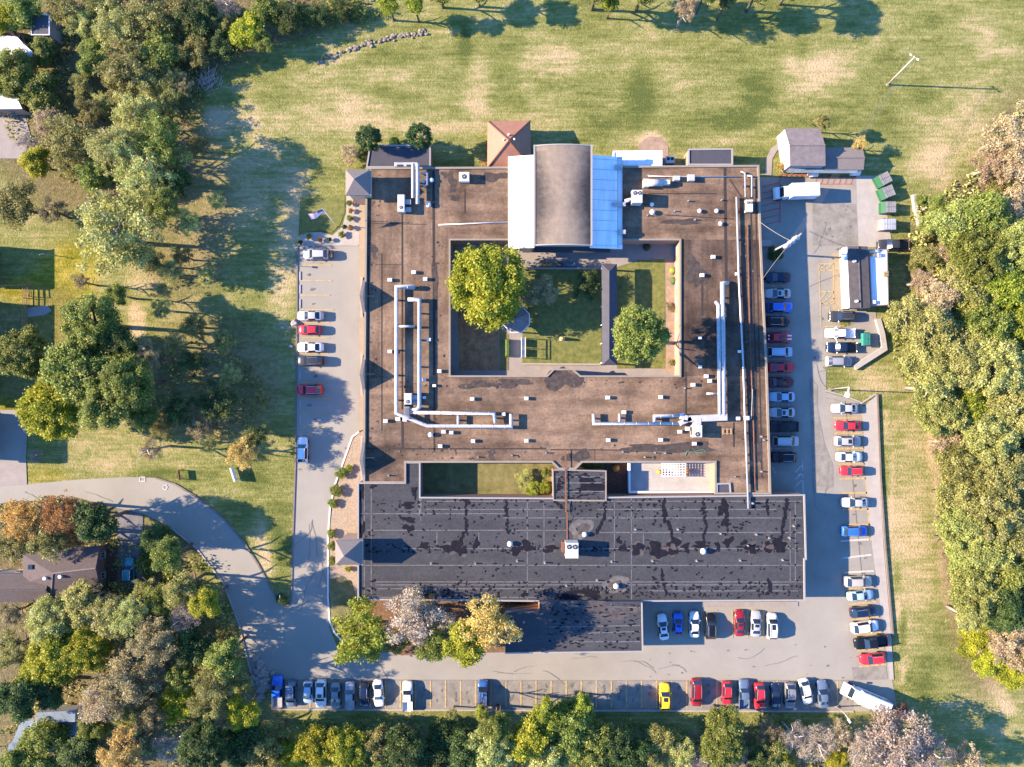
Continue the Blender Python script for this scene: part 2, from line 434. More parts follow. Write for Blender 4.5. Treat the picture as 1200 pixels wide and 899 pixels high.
    def noise(scale, st=(1, 1, 1), det=8, ro=.65):
        mp = _n(nt, 'ShaderNodeMapping'); mp.inputs['Scale'].default_value = st
        nt.links.new(geo.outputs['Position'], mp.inputs['Vector'])
        no = _n(nt, 'ShaderNodeTexNoise'); no.inputs['Scale'].default_value = scale; no.inputs['Detail'].default_value = det; no.inputs['Roughness'].default_value = ro
        nt.links.new(mp.outputs['Vector'], no.inputs['Vector']); return no.outputs['Fac']
    def math_(op, a, c):
        x = _n(nt, 'ShaderNodeMath'); x.operation = op
        for i, t in enumerate((a, c)):
            if isinstance(t, (int, float)): x.inputs[i].default_value = t
            else: nt.links.new(t, x.inputs[i])
        return x.outputs[0]
    def mix(f, a, c):
        x = _n(nt, 'ShaderNodeMix'); x.data_type = 'RGBA'
        nt.links.new(f, x.inputs[0])
        for i, t in ((6, a), (7, c)):
            if isinstance(t, tuple): x.inputs[i].default_value = c4(t)
            else: nt.links.new(t, x.inputs[i])
        return x.outputs[2]
    n1 = noise(.055); n2 = noise(.32, (.35, 1, 1)); n3 = noise(1.5, (.8, 1, 1), 12, .8); n4 = noise(.8, (.4, 1, 1), 6, .7)
    d = math_('ADD', sp.outputs['Red'], math_('MULTIPLY', math_('SUBTRACT', n1, .5), 1.0))
    d = math_('ADD', d, math_('MULTIPLY', math_('SUBTRACT', n2, .5), 1.15))
    d = math_('ADD', d, math_('MULTIPLY', math_('SUBTRACT', n3, .5), 1.5))
    d = math_('ADD', d, math_('MULTIPLY', math_('SUBTRACT', n4, .5), 1.0))
    n5 = noise(2.2, (.05, 1, 1), 5, .6); d = math_('ADD', d, math_('MULTIPLY', math_('SUBTRACT', n5, .5), .75))
    n6 = noise(5.0, (1, 1, 1), 6, .8); d = math_('ADD', d, math_('MULTIPLY', math_('SUBTRACT', n6, .5), .6))
    rp = _n(nt, 'ShaderNodeValToRGB'); cr = rp.color_ramp
    cr.elements[0].position = 0; cr.elements[0].color = c4((.070, .088, .022))
    cr.elements[1].position = 1; cr.elements[1].color = c4((.37, .285, .165))
    for p, c in ((.3, (.132, .140, .038)), (.52, (.182, .182, .062)), (.76, (.285, .235, .115))):
        e = cr.elements.new(p); e.color = c4(c)
    nt.links.new(d, rp.inputs['Fac'])
    ry = _n(nt, 'ShaderNodeValToRGB'); ry.color_ramp.elements[0].position = .3; ry.color_ramp.elements[0].color = c4((.13, .125, .008))
    ry.color_ramp.elements[1].position = .8; ry.color_ramp.elements[1].color = c4((.31, .25, .05)); nt.links.new(d, ry.inputs['Fac'])
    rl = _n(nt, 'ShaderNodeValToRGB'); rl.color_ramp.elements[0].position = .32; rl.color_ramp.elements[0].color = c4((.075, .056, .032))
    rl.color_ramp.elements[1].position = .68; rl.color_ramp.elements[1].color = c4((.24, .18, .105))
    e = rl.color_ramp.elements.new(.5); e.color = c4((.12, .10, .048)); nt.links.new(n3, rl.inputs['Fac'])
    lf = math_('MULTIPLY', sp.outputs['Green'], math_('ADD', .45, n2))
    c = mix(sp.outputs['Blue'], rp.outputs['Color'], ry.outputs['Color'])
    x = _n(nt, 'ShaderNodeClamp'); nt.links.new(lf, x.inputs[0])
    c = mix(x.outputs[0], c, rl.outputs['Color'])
    nt.links.new(c, b.inputs['Base Color'])
    bp = _n(nt, 'ShaderNodeBump'); bp.inputs['Strength'].default_value = .9; bp.inputs['Distance'].default_value = .25
    nt.links.new(noise(2.6, det=6, ro=.7), bp.inputs['Height']); nt.links.new(bp.outputs['Normal'], b.inputs['Normal'])
    me.materials.append(m)
    o = bpy.data.objects.new('ground', me); COL.objects.link(o); struct(o)
build_ground()

def sheet(name, pts, z, m):
    b = MB(); b.poly(pxs(pts), 0)
    b.v = [(p[0], p[1], z) for p in b.v]
    return struct(b.build(name, m))

Z0 = .03
# access road and left lot
sheet('access_road', [(-60, 572), (0, 570), (60, 565), (100, 561.5), (150, 559), (182, 560), (205, 567), (235, 585), (262, 607), (285, 634), (303, 662), (318, 690), (326, 702), (332, 708), (338, 709), (341.5, 703),
      (386, 705), (386, 735), (392, 750), (400, 768), (400, 796), (318, 797), (303, 805), (294, 786), (280, 730), (262, 682), (231, 642), (200, 617), (170, 603), (140, 596), (90, 583), (0, 590), (-60, 596)], Z0, 'asphalt_smooth')
sheet('parking_lot', [(349, 288), (420.5, 288), (421, 505), (413, 512), (403, 540), (393, 567), (387, 595), (384.5, 630), (384, 705), (341.5, 705), (342.5, 640), (346, 560), (348.5, 400)], Z0 + .005, 'asphalt_smooth')
sheet('parking_lot', [(400, 765), (640, 763), (745, 761), (746, 710), (935, 709), (936, 690), (1032, 690), (1046, 800), (1052, 834), (318, 830), (318, 797), (400, 797)], Z0 + .010, 'asphalt_smooth')
sheet('east_lane', [(888, 208), (952, 208), (952, 300), (962, 300), (966, 380), (962, 428), (968, 434), (968, 460), (990, 466), (1012, 474), (1018, 560), (1026, 640), (1033, 690), (935, 690), (934, 580), (890, 580)], Z0 + .015, 'asphalt')
sheet('parking_bay', [(318, 797), (1000, 797), (1000, 832), (318, 830)], Z0 + .02, 'asphalt_worn')
sheet('service_yard', [(951.5, 208), (1003, 208), (1006, 290), (985, 290), (985, 385), (1028, 372), (1030, 412), (1000, 430), (962, 430), (966, 380), (962, 300), (951.5, 300)], Z0 + .025, 'asphalt')
sheet('service_yard', [(952, 238), (1003, 239), (1005.5, 288), (985, 288), (952, 288)], Z0 + .03, 'asphalt_worn')
sheet('concrete_pad', [(1003, 206), (1032, 206), (1046, 290), (1006, 290)], Z0 + .034, 'concrete_white')
sheet('concrete_pad', [(975, 297), (988, 297), (988, 366), (975, 366)], Z0 + .034, 'walk_tan')
sheet('concrete_pad', [(986, 363), (1026, 366), (1028, 380), (1010, 381), (988, 377)], Z0 + .038, 'concrete')
sheet('pavement', [(1010, 478), (1026, 464), (1030, 560), (1035, 640), (1044, 745), (1047, 796), (1042, 796), (1036, 740), (1022, 645), (1014, 560)], Z0 + .1, 'concrete_white')
sheet('pavement', [(420.5, 233), (430.5, 233), (431.5, 480), (430, 502), (421, 505)], Z0 + .1, 'walk_tan')
sheet('pavement', [(748, 705), (935, 705), (935, 710.5), (748, 712)], Z0 + .1, 'concrete')
sheet('gravel_bed', [(422, 507), (432, 502), (432, 568), (424, 566), (424, 634), (424, 701), (418, 701), (412, 680), (386.5, 678), (386, 630), (390, 590), (396, 567), (405, 540), (414, 514)], Z0 + .06, 'gravel_tan')
sheet('lawn', [(386.5, 678), (404, 676), (412, 683), (418, 700), (418, 722), (400, 740), (392, 738), (387.5, 726)], Z0 + .065, 'lawn_dry')
sheet('planting_bed', [(418, 701), (630, 705), (632, 716), (600, 764), (470, 768), (398, 745), (405, 735)], Z0 + .055, 'mulch_red')
sheet('entrance_plaza', [(406, 226), (432, 226), (432, 288), (349, 288), (350, 281), (360, 273), (376, 272), (390, 276), (401, 266), (406, 250)], Z0 + .045, 'concrete_white')
sheet('lawn', [(352, 232), (404, 230), (404, 250), (398, 264), (389, 273), (376, 270), (360, 271), (350, 276)], Z0 + .03, 'lawn')
sheet('driveway', [(-40, 479), (33, 481), (31, 541), (32, 568), (-40, 572)], Z0 + .06, 'concrete')
sheet('driveway', [(-40, 482), (33, 483), (31, 541), (-40, 541)], Z0 + .065, 'asphalt')
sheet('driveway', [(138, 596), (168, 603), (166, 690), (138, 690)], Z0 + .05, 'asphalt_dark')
sheet('house_shade_sheet', [(116, 640), (138, 640), (138, 702), (116, 702)], Z0 + .045, 'mulch')  # dark sheet painting the shaded wall side of the house
sheet('patio', [(33, 361), (56, 358), (61, 364), (54, 369), (33, 372)], Z0 + .05, 'concrete')
sheet('patio', [(-60, 134), (30, 136), (36, 160), (28, 186), (-60, 186)], Z0 + .05, 'concrete')
sheet('garden_path', [(896, 206), (897, 188), (903, 174), (912, 168), (919, 169), (919, 175), (911, 176), (905, 186), (904, 206)], Z0 + .05, 'concrete')
sheet('dirt_apron', [(748, 170), (760, 160), (774, 161), (783, 172), (784, 196), (748, 196)], Z0 + .02, 'dirt')
# courtyards
sheet('courtyard_paving', [(526, 280), (800, 280), (800, 442), (526, 442)], Z0 + .02, 'concrete')
sheet('lawn', [(613, 313), (705, 314), (705, 426), (612, 426)], Z0 + .05, 'lawn')
sheet('lawn', [(723, 313), (748, 305), (779, 304), (780, 432), (723, 432)], Z0 + .05, 'lawn')
sheet('planting_bed', [(780, 305), (794, 305), (794, 436), (780, 436)], Z0 + .05, 'dirt')
sheet('planting_bed', [(536, 315), (584, 345), (584, 434), (538, 434)], Z0 + .05, 'bed_soil')
sheet('lawn', [(585, 385), (596, 392), (596, 434), (585, 434)], Z0 + .055, 'lawn_dry')
sheet('planting_bed', [(586, 312), (612, 317), (611, 370), (586, 383)], Z0 + .05, 'mulch_red')
sheet('lawn', [(488, 538), (652, 538), (652, 586), (488, 586)], Z0 + .03, 'lawn_dry')
sheet('planting_bed', [(708, 538), (742, 538), (742, 580), (708, 582)], Z0 + .03, 'mulch')
# markings
def marks(name, segs, w, z, m):
    b = MB()
    for a in segs:
        b.strip([P(*p) for p in a], w, z)
    return struct(b.build(name, m))
ZL = Z0 + .06
marks('parking_lines', [[(610.5 + 17.65 * i, 797.5), (610.5 + 17.65 * i, 829)] for i in range(-16, 22)], .28, ZL, 'line_yellow')
marks('parking_lines', [[(x, 715), (x, 748)] for x in (769, 787, 804.5, 822, 840, 858, 876, 894)], .25, ZL, 'line_yellow')
marks('parking_lines', [[(351, y), (383 + dx, y)] for y, dx in ((311, 6), (329, 6), (346, 4), (363, 8), (378, 3), (396, 3), (414, 2), (449, 2), (467, 4), (484, 2), (501, 4))], .2, ZL, 'line_yellow')
marks('parking_lines', [[(895, y), (925, y)] for y in (335, 352, 369, 386, 404, 421, 439, 456, 474, 491, 508, 526)], .3, ZL, 'line_pink')
marks('parking_lines', [[(976 + (y - 490) * .1, y), (1009 + (y - 490) * .12, y - .6)] for y in (490, 508, 526, 544, 561, 578, 597, 615)] +
      [[(1009, 471), (1012, 510), (1014, 560), (1017, 600), (1020, 634)]] + [[(x, y), (x + 32, y - 3)] for x, y in ((992, 690), (995, 708), (998, 726), (1001, 744), (1004, 762), (1006, 781))], .32, ZL, 'line_yellow')
marks('parking_lines', [[(985, 634), (1018, 632)], [(987, 654), (1021, 650)], [(989, 671), (1024, 669)]], .32, ZL, 'line_white')
marks('yard_hatching', [[(893, 219 + k * 7.5), (914, 214 + k * 7.5)] for k in range(7)] + [[(914, 206), (914, 262)]] + [[(955 + k * 7, 216), (958 + k * 7, 206)] for k in range(7)] + [[(914, 206), (945, 205.5)], [(955, 216), (1000, 216)]] +
      [[(914 + k * 6, 209), (916 + k * 6, 204)] for k in range(6)], .16, ZL, 'line_red')
marks('hatched_bay', [[(959.5, 309.5), (977, 309.5)], [(959.5, 309.5), (962, 383)], [(962, 383), (990, 382)], [(961, 317), (976, 317)], [(960, 317), (967, 310)], [(967, 317), (975, 310)], [(976.5, 309), (977, 356)], [(961, 342), (977, 342)], [(962, 356), (978, 356)],
      [(962, 350), (969, 342)], [(962, 357), (977, 343)], [(971, 356), (978, 349)], [(966, 361), (972, 361), (972, 377), (966, 377)]], .2, ZL, 'line_yellow')
marks('hatched_bay', [[(931, 554), (940, 545)], [(932, 562), (941, 553)], [(932, 570), (941, 561)], [(940, 541), (941, 578)]], .18, ZL, 'line_white')
marks('road_marking', [[(164, 559), (170, 559), (170, 564), (164, 564), (164, 559)], [(191, 571), (192.5, 568.5), (195, 568.5), (196.5, 571), (195, 573.5), (192.5, 573.5), (191, 571)]], .16, ZL, 'line_white')
# asphalt repair patches: separate worn areas
for pts in ([(948, 440), (958, 452), (958, 480), (966, 520), (976, 545), (976, 570), (965, 575), (952, 575), (950, 500)],
            [(640, 799), (700, 800), (705, 806), (620, 805)], [(935, 590), (942, 590), (944, 690), (936, 690)], [(998, 782), (1038, 780), (1040, 796), (1000, 797)]):
    sheet('asphalt_patch', pts, Z0 + .046, 'asphalt_worn')
# oil in the stalls and sealed cracks in the paving
rr = random.Random(77); b = MB()
for i in range(-16, 21):
    for k in range(2): b.blob(619 + 17.65 * i + rr.gauss(0, 2), rr.uniform(803, 824), rr.uniform(.8, 2.2), ZL - .004, 0, .8, 1.5, 12, .5, rr)
for y in range(300, 520, 17):
    b.blob(rr.uniform(358, 374), y + 5, rr.uniform(.9, 2.0), ZL - .004, 0, 1.7, .9, 12, .5, rr)
for k in range(22): b.blob(rr.uniform(760, 1030), rr.uniform(755, 795), rr.uniform(.4, 1.3), ZL - .004, 0, 1.5, .8, 10, .5, rr)
for y in range(478, 780, 17): b.blob(990 + (y - 480) * .11 + rr.gauss(0, 3), y + 6, rr.uniform(1, 2.4), ZL - .004, 0, 1.6, .9, 12, .5, rr)
for k in range(30): b.blob(rr.uniform(952, 1000), rr.uniform(240, 420), rr.uniform(.5, 1.6), ZL - .004, 0, 1.2, 1, 10, .5, rr)
struct(b.build('oil_stains', 'oil_stain'))
b = MB()
def crack(x, y, a, n, st):
    p = [(x, y)]
    for k in range(n): a += rr.gauss(0, .2); x += st * math.cos(a); y += st * math.sin(a); p.append((x, y))
    b.strip(pxs(p), rr.uniform(.06, .11), ZL - .002)
for k in range(12): crack(rr.uniform(420, 900), rr.uniform(768, 790), rr.choice((0, .2, 3.1)), rr.randint(4, 8), 5)
for k in range(7): crack(rr.uniform(350, 385), rr.uniform(560, 690), rr.choice((1.5, 1.6)), rr.randint(5, 10), 6)
for k in range(6): crack(rr.uniform(952, 980), rr.uniform(240, 600), rr.choice((1.5, 0)), rr.randint(4, 9), 5)
for k in range(5): crack(rr.uniform(20, 280), rr.uniform(575, 580) if k < 2 else rr.uniform(620, 760), .4, rr.randint(4, 8), 5)
for x0, y0, x1, y1 in ((400, 796.5, 1000, 797.2), (386, 600, 386.5, 700), (990, 470, 1012, 700)): b.strip(pxs([(x0, y0), ((x0 + x1) / 2, (y0 + y1) / 2 + .6), (x1, y1)]), .1, ZL - .003)
struct(b.build('sealed_cracks', 'crack_seal'))
# kerbs
def kerb(pts, m='kerb', w=.22, h=.16):
    b = MB(); b.curb(pxs(pts), w, 0, h); return struct(b.build('kerb', m))
kerb([(421, 506), (413, 512), (403, 540), (393, 567), (387, 595), (384.5, 630), (384.5, 700), (386.5, 728), (392, 741), (402, 752)], 'kerb_white', .3)
kerb([(348.8, 288), (348, 400), (346.5, 540), (343, 640), (341.5, 703), (339, 709), (333, 709), (327, 704)], 'kerb_dark', .25)
kerb([(327, 704), (318, 690), (303, 662), (285, 634), (262, 607), (235, 585), (205, 567), (182, 560)], 'kerb_dark', .3)
kerb([(200, 618), (231, 643), (262, 683), (280, 731), (294, 787), (303, 806)], 'kerb', .25)
kerb([(318, 831), (560, 832), (1000, 833.5)], 'kerb', .3)
kerb([(1027, 462), (1031, 560), (1036.5, 640), (1045.5, 745)], 'kerb_dark', .3, .4)
kerb([(968, 458), (990, 464), (1010, 472), (1026, 462)], 'kerb', .25)
kerb([(349, 287.5), (420, 287.5)], 'kerb', .2)

# ------------------------------------------------------------------ main building
RZ = 4.3
def windows(th, a, b, z0, n, w=1.6, h=1.5, name='window'):
    """windows along a wall from a to b; the outside is to the right of a->b"""
    a = Vector(a[:2]); b = Vector(b[:2]); d = (b - a); L = d.length; d.normalize(); nrm = Vector((d.y, -d.x)); rz = math.atan2(d.y, d.x)
    for i in range(n):
        c = a + d * (L * (i + .5) / n)
        m = MB()
        m.box((c.x + nrm.x * .03, c.y + nrm.y * .03, z0 + h / 2), (w, .1, h), rz, 0)
        m.box((c.x + nrm.x * .06, c.y + nrm.y * .06, z0 + h / 2), (w - .2, .08, h - .2), rz, 1)
        m.box((c.x + nrm.x * .09, c.y + nrm.y * .09, z0 + h / 2), (.06, .06, h - .2), rz, 0)
        m.box((c.x + nrm.x * .10, c.y + nrm.y * .10, z0 - .05), (w + .2, .24, .09), rz, 0)
        m.build(name, ['coping_white', 'window_glass'], th)
def wall_loop(mb, pts, z0, z1, mi=0, closed=True):
    n = len(pts)
    for i in range(n if closed else n - 1):
        a, b = pts[i], pts[(i + 1) % n]
        mb.face([(a[0], a[1], z0), (b[0], b[1], z0), (b[0], b[1], z1), (a[0], a[1], z1)], mi)

main = thing('flat_roofed_building', 'large brown flat-roofed building wrapped around the lawn courtyard', 'building', P(660, 360))
outer = [(430, 198), (888, 195), (890.5, 281), (898, 441), (901, 541), (902, 578), (838, 578), (838, 541), (682, 541), (674, 549), (655, 549), (647, 541), (475, 541), (475, 565), (427, 565), (427.5, 441)]
hole = [(527, 281), (797, 281), (797, 441), (680, 441), (671, 433), (649, 433), (641, 441), (527, 441)]
ow = pxs(outer, RZ); hw = pxs(hole, RZ)
b = MB(); wall_loop(b, ow, 0, RZ + .02); wall_loop(b, hw, 0, RZ + .02); b.build('wall', 'brick', main)
b = MB(); z = RZ
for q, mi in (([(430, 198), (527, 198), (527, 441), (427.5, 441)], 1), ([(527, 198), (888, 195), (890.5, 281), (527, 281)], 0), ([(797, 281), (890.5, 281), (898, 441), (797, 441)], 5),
          ([(427.5, 441), (527, 441), (641, 441), (649, 433), (671, 433), (680, 441), (797, 441), (898, 441), (901, 541), (682, 541), (674, 549), (655, 549), (647, 541), (427.5, 541)], 0),
          ([(427.5, 541), (475, 541), (475, 565), (427, 565)], 0), ([(838, 541), (901, 541), (902, 578), (838, 578)], 0)):
    b.poly(pxs(q, z), mi)
def seam(pts, w, mi, dz=.012):
    b.strip(pxs(pts, z), w, z + dz, mi)
for pts, w in (([(471.5, 238), (471.5, 480)], .3), ([(508, 200), (509, 440)], .45), ([(447.5, 297), (447.5, 505)], .2), ([(471.5, 490), (472, 525)], .45), ([(509, 450), (509, 530)], .3),
               ([(849.5, 197), (851, 331)], .5), ([(855, 210), (869, 231)], .2), ([(823, 330), (823, 370)], .35), ([(804, 436), (804, 490)], .3), ([(430, 526), (640, 526)], .25),
               ([(545, 222), (545, 250)], .25), ([(868, 300), (880, 540)], .2), ([(885, 210), (893, 560)], .25), ([(697, 540), (697, 527)], .1), ([(840, 227), (760, 227)], .18), ([(860, 257), (780, 252)], .16),
               ([(860, 495), (860, 524)], .3), ([(645, 527), (800, 528)], .2), ([(432, 300), (431, 520)], .25), ([(880, 245), (888, 520)], .3), ([(433, 262), (500, 263)], .12), ([(432, 310), (470, 310)], .1)):
    seam(pts, w, 2)
for c in ((660, 446, 15, 1.3, .8), (655, 438, 9, 1.2, .8), (677, 535, 9, 1.6, .8), (437, 292, 5, 1, 1.5), (600, 449, 8, 3, .6), (438, 545, 6, 1.6, 1), (560, 451, 7, 3, .6), (800, 260, 6, 3, .7), (790, 525, 14, 3, .5),
          (760, 525, 8, 3, .5), (576, 532, 5, 1, 1), (530, 215, 6, .8, 1.8), (523, 205, 5, 1, 1), (534, 232, 6, 1.4, .5), (815, 320, 10, 1, 2), (890, 530, 5, .8, 2.5), (510, 330, 4, .9, 6), (580, 207, 8, 2, .7), (880, 560, 6, .8, 2)):
    b.blob(c[0], c[1], c[2], z + .018, 3, c[3], c[4], 22, .5)
rr = random.Random(3)
for k in range(260):      # loose grit and repairs along the edges of the roof
    if k % 2: x, y = rr.uniform(440, 830), rr.choice((rr.uniform(526, 538), rr.uniform(445, 455), rr.uniform(520, 530)))
    else: x, y = rr.choice((rr.uniform(860, 893), rr.uniform(505, 522), rr.uniform(432, 445), rr.uniform(870, 880))), rr.uniform(205, 540)
    if 800 < x < 836 and y > 520: continue
    b.blob(x, y, rr.uniform(.5, 1.5), z + .045, rr.choice((2, 3, 4)), 1, 1, 7, .4)
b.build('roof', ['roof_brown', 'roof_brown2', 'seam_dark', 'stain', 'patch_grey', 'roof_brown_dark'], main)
b = MB(); b.curb(ow, .34, RZ - .02, RZ + .3, 0, True); b.curb(hw, .3, RZ - .02, RZ + .25, 0, True); b.build('coping', 'coping', main)
for i in range(0, 6):     # posts of the courtyard eaves
    pass
windows(main, ow[15], ow[0], .9, 14); windows(main, ow[4], ow[1], .9, 0)
windows(main, ow[2], ow[1], .9, 5) if False else None
windows(main, ow[1], ow[2], .9, 0)
for i, n in ((2, 8), (3, 5)):
    windows(main, ow[i + 1], ow[i], .9, n)
windows(main, hw[1], hw[0], .9, 0)
windows(main, hw[2], hw[1], .9, 8); windows(main, hw[0], hw[7], .9, 8); windows(main, hw[7], hw[6], .9, 5); windows(main, hw[3], hw[2], .9, 5)

# three gable pediments along the left eaves
for (ya, yb, lab) in ((326, 370, 'grey gable pediment on the left eaves, topmost of the three'), (417, 461, 'grey gable pediment on the left eaves between two others'), (513, 561, 'grey gable pediment on the left eaves beside the black roof')):
    a = P(429, ya, RZ); c = P(428.5, yb, RZ); mid = (a + c) / 2
    th = thing('gable_pediment', lab, 'pediment', (mid.x, mid.y, 0), 0, 'gable pediments along the left eaves')
    zt = RZ + 2.35
    b = MB()
    x0, x1 = mid.x - .55, mid.x - .1
    tri = [(a.y, RZ - .3), (c.y, RZ - .3), (mid.y, zt)]
    for x in (x0 + .25, x1):
        b.face([(x, tri[0][0], tri[0][1]), (x, tri[1][0], tri[1][1]), (x, tri[2][0], tri[2][1])])
    for i in range(3):
        p, q = tri[i], tri[(i + 1) % 3]
        b.face([(x0 + .25, p[0], p[1]), (x1, p[0], p[1]), (x1, q[0], q[1]), (x0 + .25, q[0], q[1])])
    b.build('gable_wall', 'tanwall', th)
    b = MB()
    for p in (tri[0], tri[1]):
        s_ = .25 if p[0] > mid.y else -.25
        b.face([(x0, p[0] + s_, p[1] - .1), (x1 + .06, p[0] + s_, p[1] - .1), (x1 + .06, mid.y, zt + .1), (x0, mid.y, zt + .1)])
    b.face([(x0 - .5, a.y + .3, RZ - .5), (x0 - .5, c.y - .3, RZ - .5), (x0, c.y - .25, RZ + .2), (x0, a.y + .25, RZ + .2)])
    b.build('roof', 'hip_grey', th)
    b = MB(); b.box((x1 + .9, mid.y + .1, RZ + .35), (1.6, .1, .1)); b.build('brace', 'coping_white', th)

# two entrance towers with hipped roofs
def tower(x0, y0, x1, y1, ze, za, lab):
    a = P(x0, y0, ze); c = P(x1, y1, ze); m_ = (a + c) / 2
    th = thing('entrance_tower', lab, 'tower', (m_.x, m_.y, 0))
    b = MB(); i_ = .35
    b.prism([(a.x + i_, a.y - i_), (c.x - i_, a.y - i_), (c.x - i_, c.y + i_), (a.x + i_, c.y + i_)], 0, ze - .1); b.build('wall', 'tanwall', th)
    b = MB(); q = [(a.x, a.y), (c.x, a.y), (c.x, c.y), (a.x, c.y)]
    ap = (m_.x - .2, m_.y, za)
    for i in range(4):
        p, r = q[i], q[(i + 1) % 4]
        b.face([(p[0], p[1], ze), (r[0], r[1], ze), ap]); b.face([(p[0], p[1], ze - .25), (r[0], r[1], ze - .25), (r[0], r[1], ze), (p[0], p[1], ze)])
    b.build('roof', 'hip_grey', th)
    b = MB(); b.box((c.x + .06, m_.y, ze - .1), (.14, a.y - c.y + .1, .3)); b.build('gutter', 'coping_white', th)
    b = MB(); b.box((a.x + i_ - .02, m_.y, 1.2), (.1, 2, 2.4)); b.build('door', 'window_glass', th)
tower(393, 633, 424, 662, 7.2, 9.6, 'square entrance tower with pale hipped roof beside the black roof')
tower(405, 199, 434, 229, 7.3, 9.4, 'square entrance tower with hipped roof by the flagpole lawn')

# black-roofed wing
wing = thing('black_roofed_wing', 'long wing with patched black flat roof at the front', 'building', P(680, 640))
RB = 4.32
blk = [(420, 566), (475, 566), (475, 542), (492, 542), (492, 583), (648, 584), (710, 583), (942, 580), (944, 655), (942, 655), (942.5, 703), (752, 704), (632, 704), (420, 702)]
bw = pxs(blk, RB)
b = MB(); wall_loop(b, bw, 0, RB); b.build('wall', 'brick', wing)
b = MB(); z = RB; b.poly(bw, 0)
def sm(x0, y0, x1, y1, w=.16): b.strip(pxs([(x0, y0), (x1, y1)], z), w, z + .008, 1)
for y, xa, xb in ((587.5, 500, 940), (597, 500, 660), (597, 700, 910), (602, 422, 590), (607, 590, 940), (621.5, 430, 680), (624, 700, 940), (643, 470, 940), (662.5, 422, 942), (682, 440, 942), (685.5, 440, 925), (690, 430, 640), (692.5, 760, 935), (700, 430, 630)):
    sm(xa, y, xb, y)
for x, ya, yb in ((427, 566, 702), (435, 566, 702), (618, 583, 704), (637.5, 583, 660), (720, 586, 640), (740, 583, 704), (512, 624, 643), (561, 624, 643), (932, 590, 690), (926, 600, 684), (493, 583, 610), (900, 622, 635), (754, 624, 643), (720, 660, 640)):
    sm(x, ya, x, yb, .15)
b.strip(pxs([(493, 570), (492, 604)], z), .5, z + .014, 1)
rr = random.Random(11)
big = [(531, 641, 6, 1.6, 1), (540, 645, 5, 1, 1.3), (497, 640, 3.5, 2, .8), (558, 637, 4, .7, 1.6), (478, 592, 4, 1.8, .8), (479, 609, 4, 1.6, .8), (479, 619, 4, 1.3, 1), (618, 640, 5, 1.4, 1), (605, 645, 5, 1.5, .8), (747, 643, 6, 1, 1), (770, 645, 7.5, 1.2, 1.1),
       (789, 640, 7.5, 1, 1), (803, 640, 3.5, 1.3, .8), (821, 638.5, 4, 2.2, .8), (848, 595, 6, 1, 1.1), (849, 613, 4, 1.2, .8), (853, 635, 4.5, 1.2, 1), (880, 643, 5, 1, 1.2), (872, 636, 3, 1.3, .8), (903, 641, 6.5, 1, 1), (914, 639, 7, 1, 1), (841, 640, 3, .8, 1.4),
       (437, 570, 3, 1.3, .6), (424, 577, 5, .5, 1.6), (424, 620, 5, .5, 1.6), (645, 643, 5, 1.6, .7), (485, 575, 4, .9, .9), (730, 642, 4, .8, 1.2), (725, 634, 3, 1, 1), (486, 580, 3, .5, 1.4), (500, 700, 3, 2, .6), (690, 695, 6, 2, .8), (665, 700, 8, 2, .6)]
for c in big:
    if c[2] > 4.4: b.blob(c[0], c[1], c[2] * 1.3, z + .003, 3, c[3], c[4], 24, .4, rr)
    b.blob(c[0], c[1], c[2] * 1.1, z + .03, 2, c[3], c[4], 24, .55, rr)
def drip(x0, y0, x1, y1, w, n):
    for k in range(n):
        t = (k + rr.random()) / n
        b.blob(x0 + (x1 - x0) * t + rr.gauss(0, .9), y0 + (y1 - y0) * t, w * rr.uniform(.55, 1.25), z + .03, 2, rr.uniform(.7, 1.1), rr.uniform(1, 2), 12, .5, rr)
for d in ((545, 585, 546, 625, 1.6, 16), (543, 625, 538, 642, 1.8, 8), (593, 584, 595, 625, 1.5, 16), (777, 585, 779, 612, 2.2, 12), (783, 612, 789, 632, 2, 9), (823, 584, 827, 620, 1.7, 15), (826, 620, 824, 638, 1.8, 8), (850, 587, 853, 622, 1.7, 12),
          (922, 585, 920, 605, 1.9, 10), (919, 605, 915, 632, 1.8, 12), (709, 587, 709, 606, 1.3, 10), (709, 606, 698, 626, 1.6, 10), (475, 700, 560, 699, 1.2, 12), (898, 585, 900, 605, 1.5, 8), (775, 668, 780, 700, 1.4, 14), (900, 680, 903, 695, 1.6, 8), (665, 690, 705, 690, 1.4, 12), (648, 587, 668, 600, 1.4, 10)):
    drip(*d)
for k in range(1100):
    x, y = rr.uniform(424, 938), rr.choice((rr.uniform(585, 600), rr.uniform(600, 645), rr.uniform(640, 648), rr.uniform(683, 701), rr.uniform(687, 700), rr.uniform(660, 700)))
    if 440 < x < 520 and y > 648 and rr.random() < .8: continue
    b.blob(x, y, rr.uniform(.5, 1.45), z + .03, 2, rr.uniform(.7, 1.6), rr.uniform(.7, 1.4), 9, .6, rr)
for c in ((681, 620, 13, 1, 1), (722, 685, 14, 1.1, .7)): b.blob(c[0], c[1], c[2], z + .003, 4, c[3], c[4], 26, .25, rr)
b.blob(683, 620, 8, z + .029, 3, 1, .8, 20, .3, rr)
for c in ((666, 594, 4, 1, 1), (667, 605, 4.5, 1, 1), (789, 641, 4, 1, .9), (903, 641, 4, 1, .9), (722, 686, 8, 1.2, .6)): b.blob(c[0], c[1], c[2], z + .056, 3, c[3], c[4], 16, .4, rr)
b.build('roof', ['roof_black', 'seam_light', 'patch', 'patch_brown', 'patch_grey'], wing)
b = MB(); b.curb(bw, .26, RB - .03, RB + .22, 0, True); b.build('coping', 'coping_white', wing)
